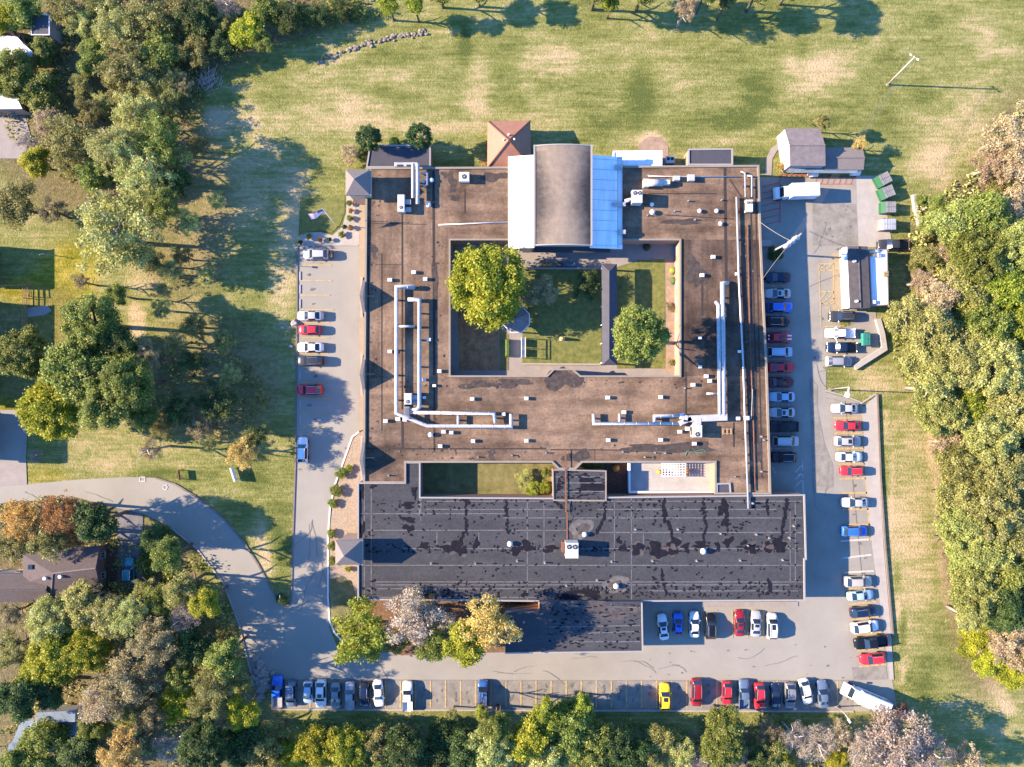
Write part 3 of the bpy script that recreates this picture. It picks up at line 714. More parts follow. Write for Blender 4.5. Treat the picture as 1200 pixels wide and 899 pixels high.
windows(wing, bw[11], bw[10], .9, 10); windows(wing, bw[13], bw[12], .9, 10); windows(wing, bw[0], bw[13], .9, 6); windows(wing, bw[9], bw[7], .9, 6)

south = thing('front_block', 'black-roofed block raised to lengthen its shadow, projecting from the front of the long wing', 'building', P(680, 733))
RS = 5.4  # raised above the wing roof to lengthen the block's shadow
sb = [(592, 717.5), (632, 717.5), (632, 706), (752, 706), (753, 763), (592, 765)]
sw_ = pxs(sb, RS)
b = MB(); wall_loop(b, sw_, 0, RS); b.build('wall', 'brick', south)
b = MB()
for i in (2, 0): a, c = sw_[i], sw_[i + 1]; b.box(((a.x + c.x) / 2, (a.y + c.y) / 2 + .06, RS - .6), ((c - a).length, .1, 1.22), math.atan2(c.y - a.y, c.x - a.x))
b.build('upstand', 'charcoal', south)
b = MB(); z = RS; b.poly(sw_, 0)
for c in ((700, 712, 8, 3, .5), (735, 716, 9, 1.6, .5), (715, 722, 10, 2, .45), (690, 706, 6, 3, .4)): b.blob(c[0], c[1], c[2], z + .003, 3, c[3], c[4], 22, .4, rr)
for k in range(150): b.blob(rr.uniform(640, 750), rr.uniform(707, 760), rr.uniform(.4, 1.6), z + .03, 2, rr.uniform(.9, 2.2), .8, 9, .5, rr)
for (x0, y0, x1, y1) in ((668, 710, 750, 712), (716, 707, 716, 720), (690, 742, 750, 740), (640, 735, 750, 733), (670, 752, 750, 752)): sm(x0, y0, x1, y1)
b.build('roof', ['roof_black', 'seam_light', 'patch', 'patch_brown'], south)
b = MB(); b.curb(sw_[3:], .22, RS - .03, RS + .2, 0); b.build('coping', 'coping_white', south)
windows(south, sw_[5], sw_[4], .9, 8); windows(south, sw_[4], sw_[3], .9, 3)

conn = thing('link_block', 'small black-roofed link between the brown roof and long wing', 'building', P(678, 568))
cq = pxs([(648, 551), (656, 550.5), (674, 551), (710, 552), (710, 586.5), (648.5, 586)], 4.55)
b = MB(); wall_loop(b, cq, 0, 4.55); b.build('wall', 'brick', conn)
b = MB(); z = 4.55; b.poly(cq, 0)
b.blob(692, 569, 12, z + .004, 2, 1.1, .8, 24, .5, rr); b.blob(655, 568, 4, z + .004, 2, .7, 1.8, 14, .5, rr)
for k in range(90): b.blob(rr.uniform(650, 708), rr.uniform(553, 585), rr.uniform(.6, 1.8), z + .03, 2, rr.uniform(.9, 2.2), .7, 9, .5, rr)
for y in (559, 566, 576): sm(650, y, 708, y)
b.build('roof', ['roof_black', 'seam_light', 'patch'], conn)
b = MB(); b.curb(cq, .22, z - .02, z + .16, 0, True); b.build('coping', 'coping', conn)
b = MB(); b.strip(pxs([(662.5, 527), (663, 600)], z), .28, z + .25); b.strip(pxs([(664.5, 600), (664.5, 636)], RB), .28, RB + .1)
tag(b.build('pipe_run', 'rust'), 'long rusty pipe run crossing the link roof', 'pipe')

# gym hall
gym = thing('gym_hall', 'tall hall with weathered barrel roof between white side roofs', 'building', P(660, 235))
zc, ze_, zo, zi = 9.05, 8.35, 5.3, 6.15
xW = P(595.5, 0, zo).x; xE = P(730, 0, zo).x; xa = P(626.5, 0, ze_).x; xb = P(693, 0, ze_).x
yN = P(0, 183.5, zo).y; yS = P(0, 291.5, zo).y; yBN = P(0, 171, ze_).y; yBS = P(0, 287.5, ze_).y
b = MB()
wall_loop(b, [(xW + .1, yN - .1), (xE - .1, yN - .1), (xE - .1, yS + .8), (xW + .1, yS + .8)], 0, zo - .05)
wall_loop(b, [(xa + .1, yN - .15), (xb - .1, yN - .15), (xb - .1, yS + .6), (xa + .1, yS + .6)], zo - .1, ze_ - .05)
b.build('wall', 'whitewall', gym)
for nm, x0, z0_, x1, z1_ in (('side_roof', xW, zo, xa, zi), ('side_roof', xa * 0 + xb, zi, xE - .95, zo)):
    b = MB()
    q = [(x0, yN, z0_), (x1, yN, z1_), (x1, yS, z1_), (x0, yS, z0_)]
    b.face(q[::-1]);
    for i in range(4):
        p, r = q[i], q[(i + 1) % 4]; b.face([(p[0], p[1], p[2] - .3), (r[0], r[1], r[2] - .3), r, p])
    for k in (.04, .15, .26, .37, .48, .59, .70, .81, .97):
        y = yN + (yS - yN) * k
        b.face([(x0, y - .04, z0_ + .02), (x1, y - .04, z1_ + .02), (x1, y + .04, z1_ + .02), (x0, y + .04, z0_ + .02)][::1], 1)
    b.build(nm, ['bright_white_roof', 'galv'], gym)
b = MB(); b.box(((xE - .45), (yN + yS) / 2, zo - .35), (.8, yN - yS, .3)); b.build('gutter', 'white', gym)
b = MB(); b.box(((xE - .9), (yN + yS) / 2, zo - .6), (.12, yN - yS - .4, .3)); b.build('gutter_shade_bar', 'trim', gym)  # dark bar painting the shade between side roof and gutter
b = MB(); N_ = 28; K_ = 44; wv = []
def arc(t): return zc - (zc - ze_) * (2 * t - 1) ** 2
def weather(t, f):
    e = min(t, 1 - t); wd = .24 + .22 * math.exp(-((f - .55) / .3) ** 2) + .02 * math.sin(f * 23)
    v = max(0.0, 1 - e / wd); v = v ** 1.15
    return v * (.75 + .4 * math.exp(-((f - .5) / .3) ** 2)) * (1 if f > .06 else .5)
for i in range(N_):
    for r_ in range(K_):
        t0, t1 = i / N_, (i + 1) / N_; y0, y1 = yBS + (yBN - yBS) * r_ / K_, yBS + (yBN - yBS) * (r_ + 1) / K_
        X0, X1 = xa + (xb - xa) * t0, xa + (xb - xa) * t1
        b.face([(X0, y0, arc(t0)), (X1, y0, arc(t1)), (X1, y1, arc(t1)), (X0, y1, arc(t0))])
        for t, f in ((t0, 1 - r_ / K_), (t1, 1 - r_ / K_), (t1, 1 - (r_ + 1) / K_), (t0, 1 - (r_ + 1) / K_)): wv.append(weather(t, f))
    for y in (yBS, yBN): b.face([(X0, y, ze_ - .3), (X1, y, ze_ - .3), (X1, y, arc(t1)), (X0, y, arc(t0))], 1); wv += [0] * 4
o = b.build('barrel_roof', ['roof_barrel', 'tanwall'], gym); o.data.attributes.new('weathering', 'FLOAT', 'POINT').data.foreach_set('value', wv)
b = MB()
for x in (xa - .02, xb + .02): b.box((x, (yBN + yBS) / 2, ze_ - .1), (.3, yBN - yBS + .3, .5))
for y in (yBN, yBS):
    for i in range(N_):
        t0, t1 = i / N_, (i + 1) / N_; X0, X1 = xa + (xb - xa) * t0, xa + (xb - xa) * t1
        b.face([(X0, y - .1, arc(t0) + .09), (X1, y - .1, arc(t1) + .09), (X1, y + .1, arc(t1) + .09), (X0, y + .1, arc(t0) + .09)])
b.build('roof_edge', 'coping_white', gym)
windows(gym, (xa - 2, yS + .8), (xb + 4, yS + .8), .8, 7, 1.7, 2.0)
b = MB(); b.box(((xa + xb) / 2 + 1, yS + .3, 2.9), (xb - xa + 6, 1.0, .14)); b.build('canopy', 'steel_dark', gym)  # canopy added as a dark strip along the hall's courtyard wall

# brown hipped pavilion behind
pav = thing('hipped_pavilion', 'pavilion with brown metal hipped roof behind the brown roof', 'building', P(596, 175))
ze1 = 3.5; q = pxs([(571.5, 142), (621.5, 141.5), (622.5, 196), (571, 197)], ze1); ap = P(596.5, 164.5, 6.3)
b = MB(); i2 = [p + (sum(q, Vector()) / 4 - p) * .08 for p in q]; b.prism([(p.x, p.y) for p in i2], 0, ze1 - .1); b.build('wall', 'brick', pav)
b = MB()
for i in range(4):
    p, r = q[i], q[(i + 1) % 4]; b.face([p, r, ap]); b.face([(p.x, p.y, ze1 - .25), (r.x, r.y, ze1 - .25), r, p])
rf = b.build('roof', 'brown_metal', pav)
b = MB()
for p in q: b.tube([p + Vector((0, 0, .04)), ap + Vector((0, 0, .04))], .13, 6)
b.build('hip_ridge', 'rust', pav)
b = MB()
for x, y, zz in ((596, 158, 5.7), (602.5, 163.5, 5.9), (590, 164, 5.8)): c = P(x, y, zz); b.cyl((c.x, c.y, c.z - .3), .16, .6, 8)
b.build('roof_vent', 'white', pav)

def flat_annex(name, lab, pts, z, roofm, edge, wallm='brick', cat='building', eh=.15, ew=.26):
    w = pxs(pts, z); c = sum(w, Vector()) / len(w)
    th = thing(name, lab, cat, (c.x, c.y, 0))
    b = MB(); wall_loop(b, w, 0, z); b.build('wall', wallm, th)
    b = MB(); b.poly(w); b.build('roof', roofm, th)
    b = MB(); b.curb(w, ew, z - .02, z + eh, 0, True); b.build('coping', edge, th)
    return th
flat_annex('annex', 'low black-roofed annex with white edge between the two dark evergreens', [(434, 171), (504, 170.5), (504, 196), (430, 196)], 3.3, 'charcoal', 'coping_white')
flat_annex('annex', 'low annex with grey roof and white rim at the back wall', [(807, 175.5), (858, 175), (858, 193), (807, 193)], 3.2, 'charcoal', 'coping_white')
th = flat_annex('loading_canopy', 'white-roofed loading canopy behind the tall hall', [(719, 178), (775, 177.5), (775, 194), (719, 194)], 3.3, 'bright_white_roof', 'white', 'whitewall', 'canopy')
# white terrace
ter = thing('roof_terrace', 'white-floored sunken terrace with white walls', 'terrace', P(788, 558))
zt = 1.0; q = pxs([(737.5, 541.5), (837.5, 541), (837.5, 576.5), (738, 577)], 2.0); c = sum(q, Vector()) / 4
b = MB(); b.prism([(p.x, p.y) for p in q], 0, zt); b.build('floor', 'terrace_floor', ter)
b = MB(); b.curb(q, .35, zt - .1, 2.0, 0, True); b.build('parapet', 'white', ter)
b = MB()
for k in range(9): a = P(776 + 3.4 * k, 542, 2.6); e = P(776 + 3.4 * k, 558, 2.6); b.box(((a.x + e.x) / 2, (a.y + e.y) / 2, 2.6), (.11, a.y - e.y, .12))
for k in range(6): a = P(775, 543 + 3 * k, 2.74); e = P(804, 543 + 3 * k, 2.74); b.box(((a.x + e.x) / 2, a.y, 2.73), (e.x - a.x, .11, .12))
for x in (776.5, 803): 
    for y in (543, 557): p = P(x, y, 2); b.box((p.x, p.y, 1.8), (.14, .14, 1.6))
tag(b.build('pergola', 'white'), 'white lattice pergola standing on the white terrace', 'pergola')
for x, y, lab in ((772, 553, 'orange potted shrub left of the white pergola'), (805, 552, 'brown potted shrub right of the white pergola')):
    p = P(x, y, 1.2); th = thing('potted_shrub', lab, 'potted plant', (p.x, p.y, zt))
    b = MB(); b.cyl((p.x, p.y, zt), .28, .5, 10, 0, .36); b.build('pot', 'wood', th)
    b = MB(); b.dome((p.x, p.y, zt + .45), .5, .7, 9, 4); b.build('foliage', 'orange', th)
flat_annex('annex', 'tiny black-roofed corner right of the white terrace', [(840, 567), (855, 566.5), (856, 578), (840, 578)], 4.42, 'charcoal', 'coping_white')
sheet('terrace_bed', [(770, 577.5), (838, 577), (838, 581), (770, 582)], .1, 'gravel_tan')

# courtyard pieces
cw = thing('covered_walkway', 'covered walkway with slate grey roof across the courtyard lawn', 'walkway', P(714, 370))
zr = 3.0; q = pxs([(705, 309.5), (723, 309.5), (723.5, 428), (705.5, 428)], zr); m0 = P(714, 318, 3.9); m1 = P(714, 420, 3.9)
b = MB(); b.face([q[0], q[3], m1, m0]); b.face([q[1], m0, m1, q[2]]); b.face([q[0], m0, q[1]]); b.face([q[2], m1, q[3]]); b.build('roof', 'shingle_dark' if False else 'charcoal', cw)
b = MB()
for y in (313, 335, 358, 380, 402, 425):
    for x in (706.5, 722): p = P(x, y, zr); b.box((p.x, p.y, 1.5), (.15, .15, 3))
b.build('posts', 'white', cw)
p = P(605, 374, 3); gz = thing('gazebo', 'octagonal grey-roofed gazebo under the golden courtyard tree', 'gazebo', (p.x, p.y, 0))
b = MB(); rg = 2.5
oc = [(p.x + rg * math.cos(R(22.5 + 45 * k)), p.y + rg * math.sin(R(22.5 + 45 * k))) for k in range(8)]
for k in range(8): a, c = oc[k], oc[(k + 1) % 8]; b.face([(a[0], a[1], 2.7), (c[0], c[1], 2.7), (p.x, p.y, 4.4)])
b.build('roof', 'shingle_grey', gz)
b = MB(); b.curb(oc, .14, 2.6, 2.74, 0, True); b.build('roof_edge', 'white', gz)
b = MB(); b.cyl((p.x, p.y, 0), 2.2, .2, 8); b.build('floor', 'concrete', gz)
for k in range(8):
    a = oc[k]; b = MB(); b.box((p.x + (a[0] - p.x) * .9, p.y + (a[1] - p.y) * .9, 1.4), (.14, .14, 2.6)); b.build('post', 'white', gz)
p = P(659, 397, .6); st = thing('statue', 'small orange and white statue on the courtyard lawn', 'statue', (p.x, p.y, 0))
b = MB(); b.box((p.x, p.y, .15), (.9, .7, .3)); b.build('plinth', 'white', st)
b = MB(); b.cyl((p.x, p.y, .3), .38, .9, 10, 0, .22); b.dome((p.x, p.y, 1.2), .24, .4, 10, 4); b.build('figure', 'orange', st)
p = P(612.5, 408); tr = thing('trellis_bench', 'white double trellis swing seat along the courtyard path', 'swing seat', (p.x, p.y, 0))
b = MB()
for y in (396, 407.5, 419):
    for x in (611, 615.5): a = P(x, y, 1); b.box((a.x, a.y, 1.1), (.09, .09, 2.2))
a = P(611, 396, 2.2); c = P(611, 419, 2.2); b.box((a.x, (a.y + c.y) / 2, 2.2), (.12, a.y - c.y, .12)); a = P(615.5, 396, 2.2); b.box((a.x, (a.y + c.y) / 2, 2.2), (.1, a.y - c.y, .1))
b.build('frame', 'white', tr)
for y in (401.7, 413.2):
    a = P(613, y, .5); b = MB(); b.box((a.x, a.y, .5), (.55, 1.4, .08)); b.box((a.x - .3, a.y, .95), (.07, 1.4, .85)); b.build('seat', 'white', tr)
b = MB(); b.curb(pxs([(612.5, 426.5), (704, 427)], .3), .25, 0, .5); tag(b.build('garden_wall', 'concrete_white'), 'low pale wall along the bottom of the courtyard lawn', 'wall')
b = MB(); b.curb(pxs([(617, 314.5), (704, 315)], .3), .25, 0, .6); tag(b.build('garden_wall', 'concrete_white'), 'low pale wall along the top of the courtyard lawn', 'wall')
for x, w, c, lab in ((641, 14, 'rust', 'planter box with reddish plants by the upper courtyard path'), (656, 7, 'steel_dark', 'dark planter with an orange bloom by the upper courtyard path'), (669, 13, 'shingle_blue', 'blue-grey planter box nearest the covered walkway')):
    p = P(x, 310, .5); th = thing('planter_box', lab, 'planter', (p.x, p.y, 0), 0, 'planters along the upper courtyard path')
    b = MB(); b.box((p.x, p.y, .25), (w * .15, .7, .5)); b.build('box', 'wood' if c == 'rust' else c, th)
    b = MB()
    for k in range(int(w / 2.4)): b.dome((p.x - w * .07 + k * .36 + .1, p.y + .08 * (-1) ** k, .48), .22, .3, 7, 3)
    b.build('plants', 'orange' if c != 'shingle_blue' else c, th)
for x, y, c, lab in ((722, 549, 'orange', 'round orange shrub in the dark narrow courtyard'), (789, 317, 'y', 'yellow-green ball shrub high in the right courtyard bed'), (790, 329, 'g', 'green ball shrub in the right courtyard bed'),
                  (758, 289, 'd', 'dark shrub in the upper courtyard corner'), (595, 408, 'g', 'clipped narrow hedge left of the courtyard path')):
    M.setdefault('y', mat('shrub_lime', (.14, .17, .02), .8, var=.4, scale=5, bump=.8)); M.setdefault('g', mat('shrub_green', (.05, .085, .018), .8, var=.5, scale=5, bump=.8)); M.setdefault('d', mat('shrub_dark', (.02, .035, .012), .8, var=.5, scale=5, bump=.8))
    p = P(x, y, .4); b = MB()
    if x == 595: b.bbox((p.x, p.y, .55), (.9, 3.2, 1.1), 0, 0, .25)
    else: b.dome((p.x, p.y, 0), .72, 1.0, 11, 5)
    tag(b.build('shrub', c), lab, 'shrub')
for x, y, lab in ((778, 380, 'a'), (783, 395, 'b'), (788, 410, 'c')): pass
# ------------------------------------------------------------------ roof equipment
def duct(pts, z, r, lab, name='roof_duct', drops=(), m='duct', n=8, sup=True):
    """a round duct on short stands; pts in photo pixels at height z (or (x,y,z))"""
    w = [P(p[0], p[1], p[2] if len(p) > 2 else z) for p in pts]
    th = thing(name, lab, 'duct' if r > .2 else 'pipe', (w[0].x, w[0].y, RZ))
    b = MB(); b.tube(w, r, n)
    if r > .18:
        for a, d in zip(w[:-1], w[1:]):
            L = (d - a).length
            for k in range(int(L / 2.1) + 1):
                t = (k + .5) * 2.1 / L
                if t < 1:
                    q = a.lerp(d, t); u = (d - a).normalized() * .035; b.tube([q - u, q + u], r * 1.07, n, 1)
    b.build('pipe', [m, 'galv'], th, True)
    if sup:
        b = MB()
        for a, c in zip(w[:-1], w[1:]):
            L = (c - a).length
            for k in range(max(1, int(L / 4))):
                p = a.lerp(c, (k + .5) / max(1, int(L / 4))); hh = p.z - r - RZ
                if hh > .05: b.box((p.x, p.y, RZ + hh / 2), (.3, .3, hh))
        if b.v: b.build('stands', 'steel_dark', th)
    return th
duct([(485.5, 336.5, 4.7), (485, 336.5), (464.5, 336.5), (464.5, 484), (476, 489), (500, 499), (599, 500.5), (599, 485)], 5.25, .33, 'long white round duct forming the outer loop on the left wing roof')
duct([(478, 351), (491.5, 351), (491.5, 477), (489, 480), (481, 480)], 5.35, .34, 'white round duct forming the inner loop on the left wing roof')
duct([(466.5, 382.5), (486, 382.5)], 5.2, .22, 'short white cross duct between the two long left ducts')
duct([(481, 483.5), (579, 484.5), (580.5, 496)], 5.3, .30, 'white duct running parallel above the long front-left duct')
duct([(537, 487), (537, 498.5)], 5.2, .25, 'short white duct stub joining the front-left ducts')
duct([(853, 331.5, 4.7), (846.5, 332.5), (848.5, 487)], 5.4, .38, 'thick white duct, right one of the pair on the right wing')
duct([(839, 354, 4.7), (842, 358), (843.5, 487)], 5.4, .33, 'white duct, left one of the pair on the right wing')
duct([(695.5, 485), (696, 496.3), (800, 496.3)], 5.2, .30, 'long white duct along the front-right roof')
duct([(726, 485), (726, 495)], 5.1, .25, 'short white stub off the long front-right duct')
duct([(767, 494.5), (767, 488), (802, 487)], 5.3, .3, 'white duct bridging to the right-hand junction box')
duct([(828, 461.3), (841.5, 461.3)], 5.2, .2, 'short white stub left of the right wing duct pair')
duct([(863, 231), (866, 330), (871, 430), (873, 490), (877, 596)], 4.8, .17, 'thin pale pipe running the whole length of the right wing', 'roof_pipe', m='galv', n=6)
duct([(876, 263), (879, 400), (883, 500), (885, 575)], 4.5, .09, 'thin rusty pipe along the right edge of the roof', 'roof_pipe', m='rust', n=5)
duct([(484, 192), (484, 232)], 5.6, .30, 'white duct, left one of the pair from the annex by the evergreens')
duct([(489.5, 192), (489.5, 239)], 5.6, .34, 'white duct, right one of the pair from the annex by the evergreens')
duct([(494, 203.5), (500.5, 203.5), (500.5, 216), (496, 219)], 5.1, .2, 'small white hooked pipe beside the annex ducts', 'roof_pipe')
duct([(514, 263.5), (600, 260)], 4.5, .09, 'thin white conduit crossing to the tall hall', 'roof_pipe', m='white', n=5)
duct([(868, 201), (873, 203), (873.5, 231)], 4.9, .13, 'white pipe, left one feeding the corner cooling unit', 'roof_pipe')
duct([(876, 206), (881, 206), (881, 231)], 4.9, .15, 'white pipe, right one feeding the corner cooling unit', 'roof_pipe')
duct([(866, 207), (800, 207), (760, 206.5)], 4.6, .09, 'thin grey pipe along the back edge of the right roof', 'roof_pipe', m='galv', n=5)
duct([(882, 456), (880.5, 490), (876, 492)], 4.6, .07, 'small grey conduit bend by the duct crossing', 'roof_pipe', m='galv', n=5, sup=False)
duct([(732, 236), (742, 233)], 5.6, .35, 'fat white duct between the tall hall and its cooling unit')

def ac(x, y, w, h, hz, lab, fans=1, z=RZ, horiz=True, m='unit', extra=None):
    zt = z + hz; p = P(x, y, zt); th = thing('cooling_unit', lab, 'cooling unit', (p.x, p.y, z), 0, 'cooling units on the roofs')
    k = S * (1 - zt / H); W, D = w * k, h * k
    b = MB(); b.box((p.x, p.y, z + .08), (W * 1.04, D * 1.04, .16)); b.build('base_frame', 'steel_dark', th)
    b = MB(); b.bbox((p.x, p.y, z + .16 + (hz - .16) / 2), (W, D, hz - .16)); b.build('housing', m, th)
    b = MB()
    for s in (-1, 1):
        b.box((p.x + s * (W / 2 + .01), p.y, z + hz * .5), (.04, D * .7, hz * .5))
    b.build('grille', 'steel_dark', th)
    for i in range(fans):
        r = min(W, D) * (.2 if fans > 1 else .26)
        ox, oy = (0, -D * .25) if fans == 1 and D > W else ((i - (fans - 1) / 2) * r * 2.3, D * .25 if fans > 1 else 0)
        b = MB(); b.cyl((p.x + ox, p.y + oy, zt - .02), r, .08, 14); f = b.build('fan', 'fan', th)
        b = MB(); b.cyl((p.x + ox, p.y + oy, zt + .05), r * .3, .05, 8)
        for q in range(2): b.box((p.x + ox, p.y + oy, zt + .08), (2 * r, .04, .03), q * math.pi / 2 + .4)
        b.build('fan_guard', 'galv', f)
    if extra: extra(th, p, z, W, D)
    return th
def legs(th, p, z, W, D):
    b = MB(); b.box((p.x + W * .9, p.y + D * .12, z + .7), (W * .9, .8, .7)); b.box((p.x + W * .9, p.y - D * .3, z + .5), (W * .9, .7, .6)); b.build('duct_elbow', 'duct', th)
ac(470, 238, 8, 20, 1.5, 'narrow white cooling unit under the annex ducts', 1, extra=legs)
ac(478, 467.5, 8.5, 13, 1.7, 'white cooling unit at the bend of the left ducts', 1, extra=legs)
ac(544, 207, 12, 11, 1.3, 'white cooling unit alone near the back edge, left of the hall', 1)
def br(th, p, z, W, D):
    b = MB(); b.box((p.x - W * .15, p.y + D * .75, z + .8), (W * .5, D * .6, .9)); b.build('duct_elbow', 'duct', th)
ac(817.5, 505.5, 11, 14, 1.8, 'white cooling unit hanging off the right junction duct', 1, extra=br)
ac(747, 230, 12, 15, 2.3, 'tall cream cooling unit right of the hall', 2)
ac(878.5, 241, 8, 14, 1.1, 'pale cooling unit at the back right roof corner', 2)
def side(th, p, z, W, D):
    b = MB(); b.box((p.x - W * .62, p.y + D * .1, z + .6), (W * .26, D * .7, 1.1)); b.build('side_box', 'rust', th)
ac(670.5, 645.5, 15, 18, 2.6, 'big white twin-fan cooling unit in the middle of the black roof', 2, RB, extra=side)
ac(464, 193.5, 0.1, .1, .2, 'x', 0) if False else None
# angular junction ducts at the right bend
th = thing('junction_duct', 'boxy white junction duct at the foot of the right duct pair', 'duct', P(825, 489, RZ))
b = MB()
for x0, y0, x1, y1, w, zz in ((800, 491, 852, 489, 1.15, 5.3), (797, 488, 806, 490, .9, 5.35), (796, 496.5, 810, 490, .85, 5.3), (818, 490, 818, 500, 1.0, 5.35)):
    a, c = P(x0, y0, zz), P(x1, y1, zz); d = c - a
    b.bbox(((a.x + c.x) / 2, (a.y + c.y) / 2, zz), (d.length, w, .8), math.atan2(d.y, d.x), 0, .08)
b.build('box_duct', 'duct', th)
b = MB(); a = P(799, 486, 5.8); b.box((a.x, a.y, 5.8), (.6, .45, .12)); b.build('damper', 'blue_plastic', th)
th = thing('annex_duct_head', 'white duct head with dark louvres on the annex roof', 'duct', P(476, 194, 3.3))
b = MB(); a = P(476, 193.5, 4.4); b.bbox((a.x, a.y, 4.4), (4.0, .75, .8)); b.build('housing', 'duct', th)
b = MB(); b.box((a.x - 1, a.y - .2, 4.82), (1.1, .3, .04)); b.box((a.x + .5, a.y - .2, 4.82), (.8, .3, .04)); b.build('louvre', 'fan', th)
th = thing('walkway_grate', 'small steel step platform over the left ducts', 'platform', P(476.5, 484, RZ))
b = MB(); a = P(476.5, 484, 5.9)
for k in range(5): b.box((a.x - .4 + .2 * k, a.y, 5.85), (.06, 2.2, .06))
b.box((a.x, a.y + 1, 5.1), (.9, .06, 1.6)); b.box((a.x, a.y - 1, 5.1), (.9, .06, 1.6)); b.build('grating', 'galv', th)
# blue-white air handler and its neighbours at the back
th = thing('air_handler', 'long pale blue-white air handler near the back right roof', 'air handler', P(769, 214, RZ))
a, c = P(757, 214.5, 5.2), P(777, 214, 5.2)
b = MB(); b.tube([a, c], .62, 12); b.build('drum', 'duct', th, True)
b = MB(); e = P(781, 213.8, 5.1); b.bbox((e.x, e.y, 5.0), (1.2, .75, .9)); b.build('outlet_box', 'unit', th); b = MB(); e = P(757, 215, 5.1); b.bbox((e.x, e.y, 5.0), (.9, 1.35, 1.2)); b.build('inlet_box', 'unit', th)
for x, y, w, d, lab in ((793, 209, 1.1, .8, 'left one of two pale boxes joined by a pipe at the back roof'), (810, 208.5, 1.2, 1.1, 'right one of two pale boxes joined by a pipe at the back roof')):
    p = P(x, y, 5); th = thing('equipment_box', lab, 'roof box', (p.x, p.y, RZ))
    b = MB(); b.bbox((p.x, p.y, RZ + .5), (w, d, .9)); b.build('housing', 'duct', th); b = MB(); b.box((p.x, p.y, RZ + .04), (w * .8, d * 1.15, .08)); b.build('skid', 'steel_dark', th)
p = P(785.5, 187, 1.2); th = thing('condenser', 'twin-fan condenser on the ground between the canopy and the annex', 'cooling unit', (p.x, p.y, 0))
b = MB(); b.bbox((p.x, p.y, .6), (1.5, 1.3, 1.2)); b.build('housing', 'galv', th)
for s in (-1, 1): b = MB(); b.cyl((p.x + s * .36, p.y + .15, 1.2), .3, .05, 12); b.build('fan', 'fan', th)
# stub fittings on the hall side
for x, y, w, lab in ((725, 195, 9, 'upper white fitting on the tall hall gutter'), (726, 239, 15, 'middle white fitting on the tall hall gutter'), (729, 271.5, 9, 'lower white fitting on the tall hall gutter')):
    p = P(x, y, 5.9); th = thing('duct_fitting', lab, 'duct', (p.x, p.y, zo - .3)); b = MB(); b.bbox((p.x, p.y, 5.6), (w * .148, .7, .6)); b.build('housing', 'duct', th)
    b = MB(); b.cyl((p.x + w * .05, p.y, 5.85), .2, .12, 8); b.build('cap', 'galv', th)

# small vents: one kind of each built with its parts, then copied
def vent_box():
    th = thing('roof_vent', 'v', 'vent', (0, 0, 0))
    b = MB(); b.box((0, 0, .1), (.5, .5, .2)); b.build('kerb_base', 'coping', th, local=True)
    b = MB(); b.bbox((0, 0, .42), (.72, .58, .44), 0, 0, .08); b.build('hood', 'white', th, local=True)
    return th
def vent_dome():
    th = thing('dome_vent', 'v', 'vent', (0, 0, 0))
    b = MB(); b.cyl((0, 0, 0), .22, .5, 10); b.build('neck', 'galv', th, local=True)
    b = MB(); b.cyl((0, 0, .45), .48, .1, 14); b.dome((0, 0, .55), .48, .34, 14, 5); b.build('cowl', 'white', th, True, local=True)
    return th
def vent_pipe():
    th = thing('vent_pipe', 'v', 'vent', (0, 0, 0))
    b = MB(); b.cyl((0, 0, 0), .11, .55, 8); b.build('stack', 'coping_white', th, local=True)
    b = MB(); b.cyl((0, 0, 0), .3, .04, 10); b.build('flashing', 'patch_grey', th, local=True)
    return th
def place_vents(maker, pts, z, what, group, sz=1.0):
    first = None; pts = sorted(pts, key=lambda p: (p[2] if len(p) > 2 else '', p[0], p[1])); cnt = {}
    tot = {}
    for p in pts: tot[p[2]] = tot.get(p[2], 0) + 1
    for p in pts:
        w = p[2]; cnt[w] = cnt.get(w, 0) + 1; n = cnt[w]
        loc = P(p[0], p[1], z + .5); loc.z = z
        lab = f"{what} {w}, {ORDW[n-1]} from the left" if tot[w] > 1 else f"{what} {w}"
        if first is None:
            o = maker(); o.location = loc; o['label'] = lab; o['group'] = group; first = o
        else: o = copy_thing(first, loc, 0, lab, group)
        k = sz * (p[3] if len(p) > 3 else 1); o.scale = (k, k, k)
L_, F_, R_, B_ = 'on the brown left wing roof', 'in the upper row on the brown front roof', 'on the brown right wing roof', 'on the brown back roof'
F2 = 'in the lower row on the brown front roof'
place_vents(vent_box, [(457, 328, L_), (485, 319, L_), (498.5, 327, L_), (457, 412, L_), (502.5, 398, L_), (515, 435, L_), (497, 445, L_, .8), (497, 466, L_, .8), (452, 493.5, L_), (466.5, 491, L_, 1.1), (474.5, 492, L_),
    (553.5, 467.5, F_), (509, 452, L_, .8), (617, 467, F_), (712.5, 466, F_), (774.5, 465.5, F_), (731.5, 483, F_), (590, 485.5, F_), (520, 506, F2), (529, 507, F2), (516, 523, F2), (554.5, 517, F2), (617, 516.5, F2), (713, 516, F2), (774.5, 515.5, F2),
    (797, 506, F2), (814, 520, F2), (806, 502.5, F2, 1.1), (812.5, 451, R_), (828, 441, R_), (832, 446.5, R_), (823, 322.5, R_), (836, 301, R_), (865, 490.5, R_), (875, 490, R_, 1.2), (864, 321, R_, .8), (820.5, 396, R_, .8), (821, 430, R_, .8), (867, 412, R_, .8)], RZ, 'white box vent', 'box vents on the brown roof')
place_vents(vent_dome, [(764.5, 248.5, B_), (764, 239.5, B_, .8), (844.5, 262, B_, .8), (840, 247, B_, .8), (820, 247, B_, .8), (504.5, 509.5, F2, .95), (505.5, 211, B_, .9), (502, 240, B_, 1), (496, 212, B_, .8)], RZ, 'white round-capped vent', 'round vents on the brown roof', .95)
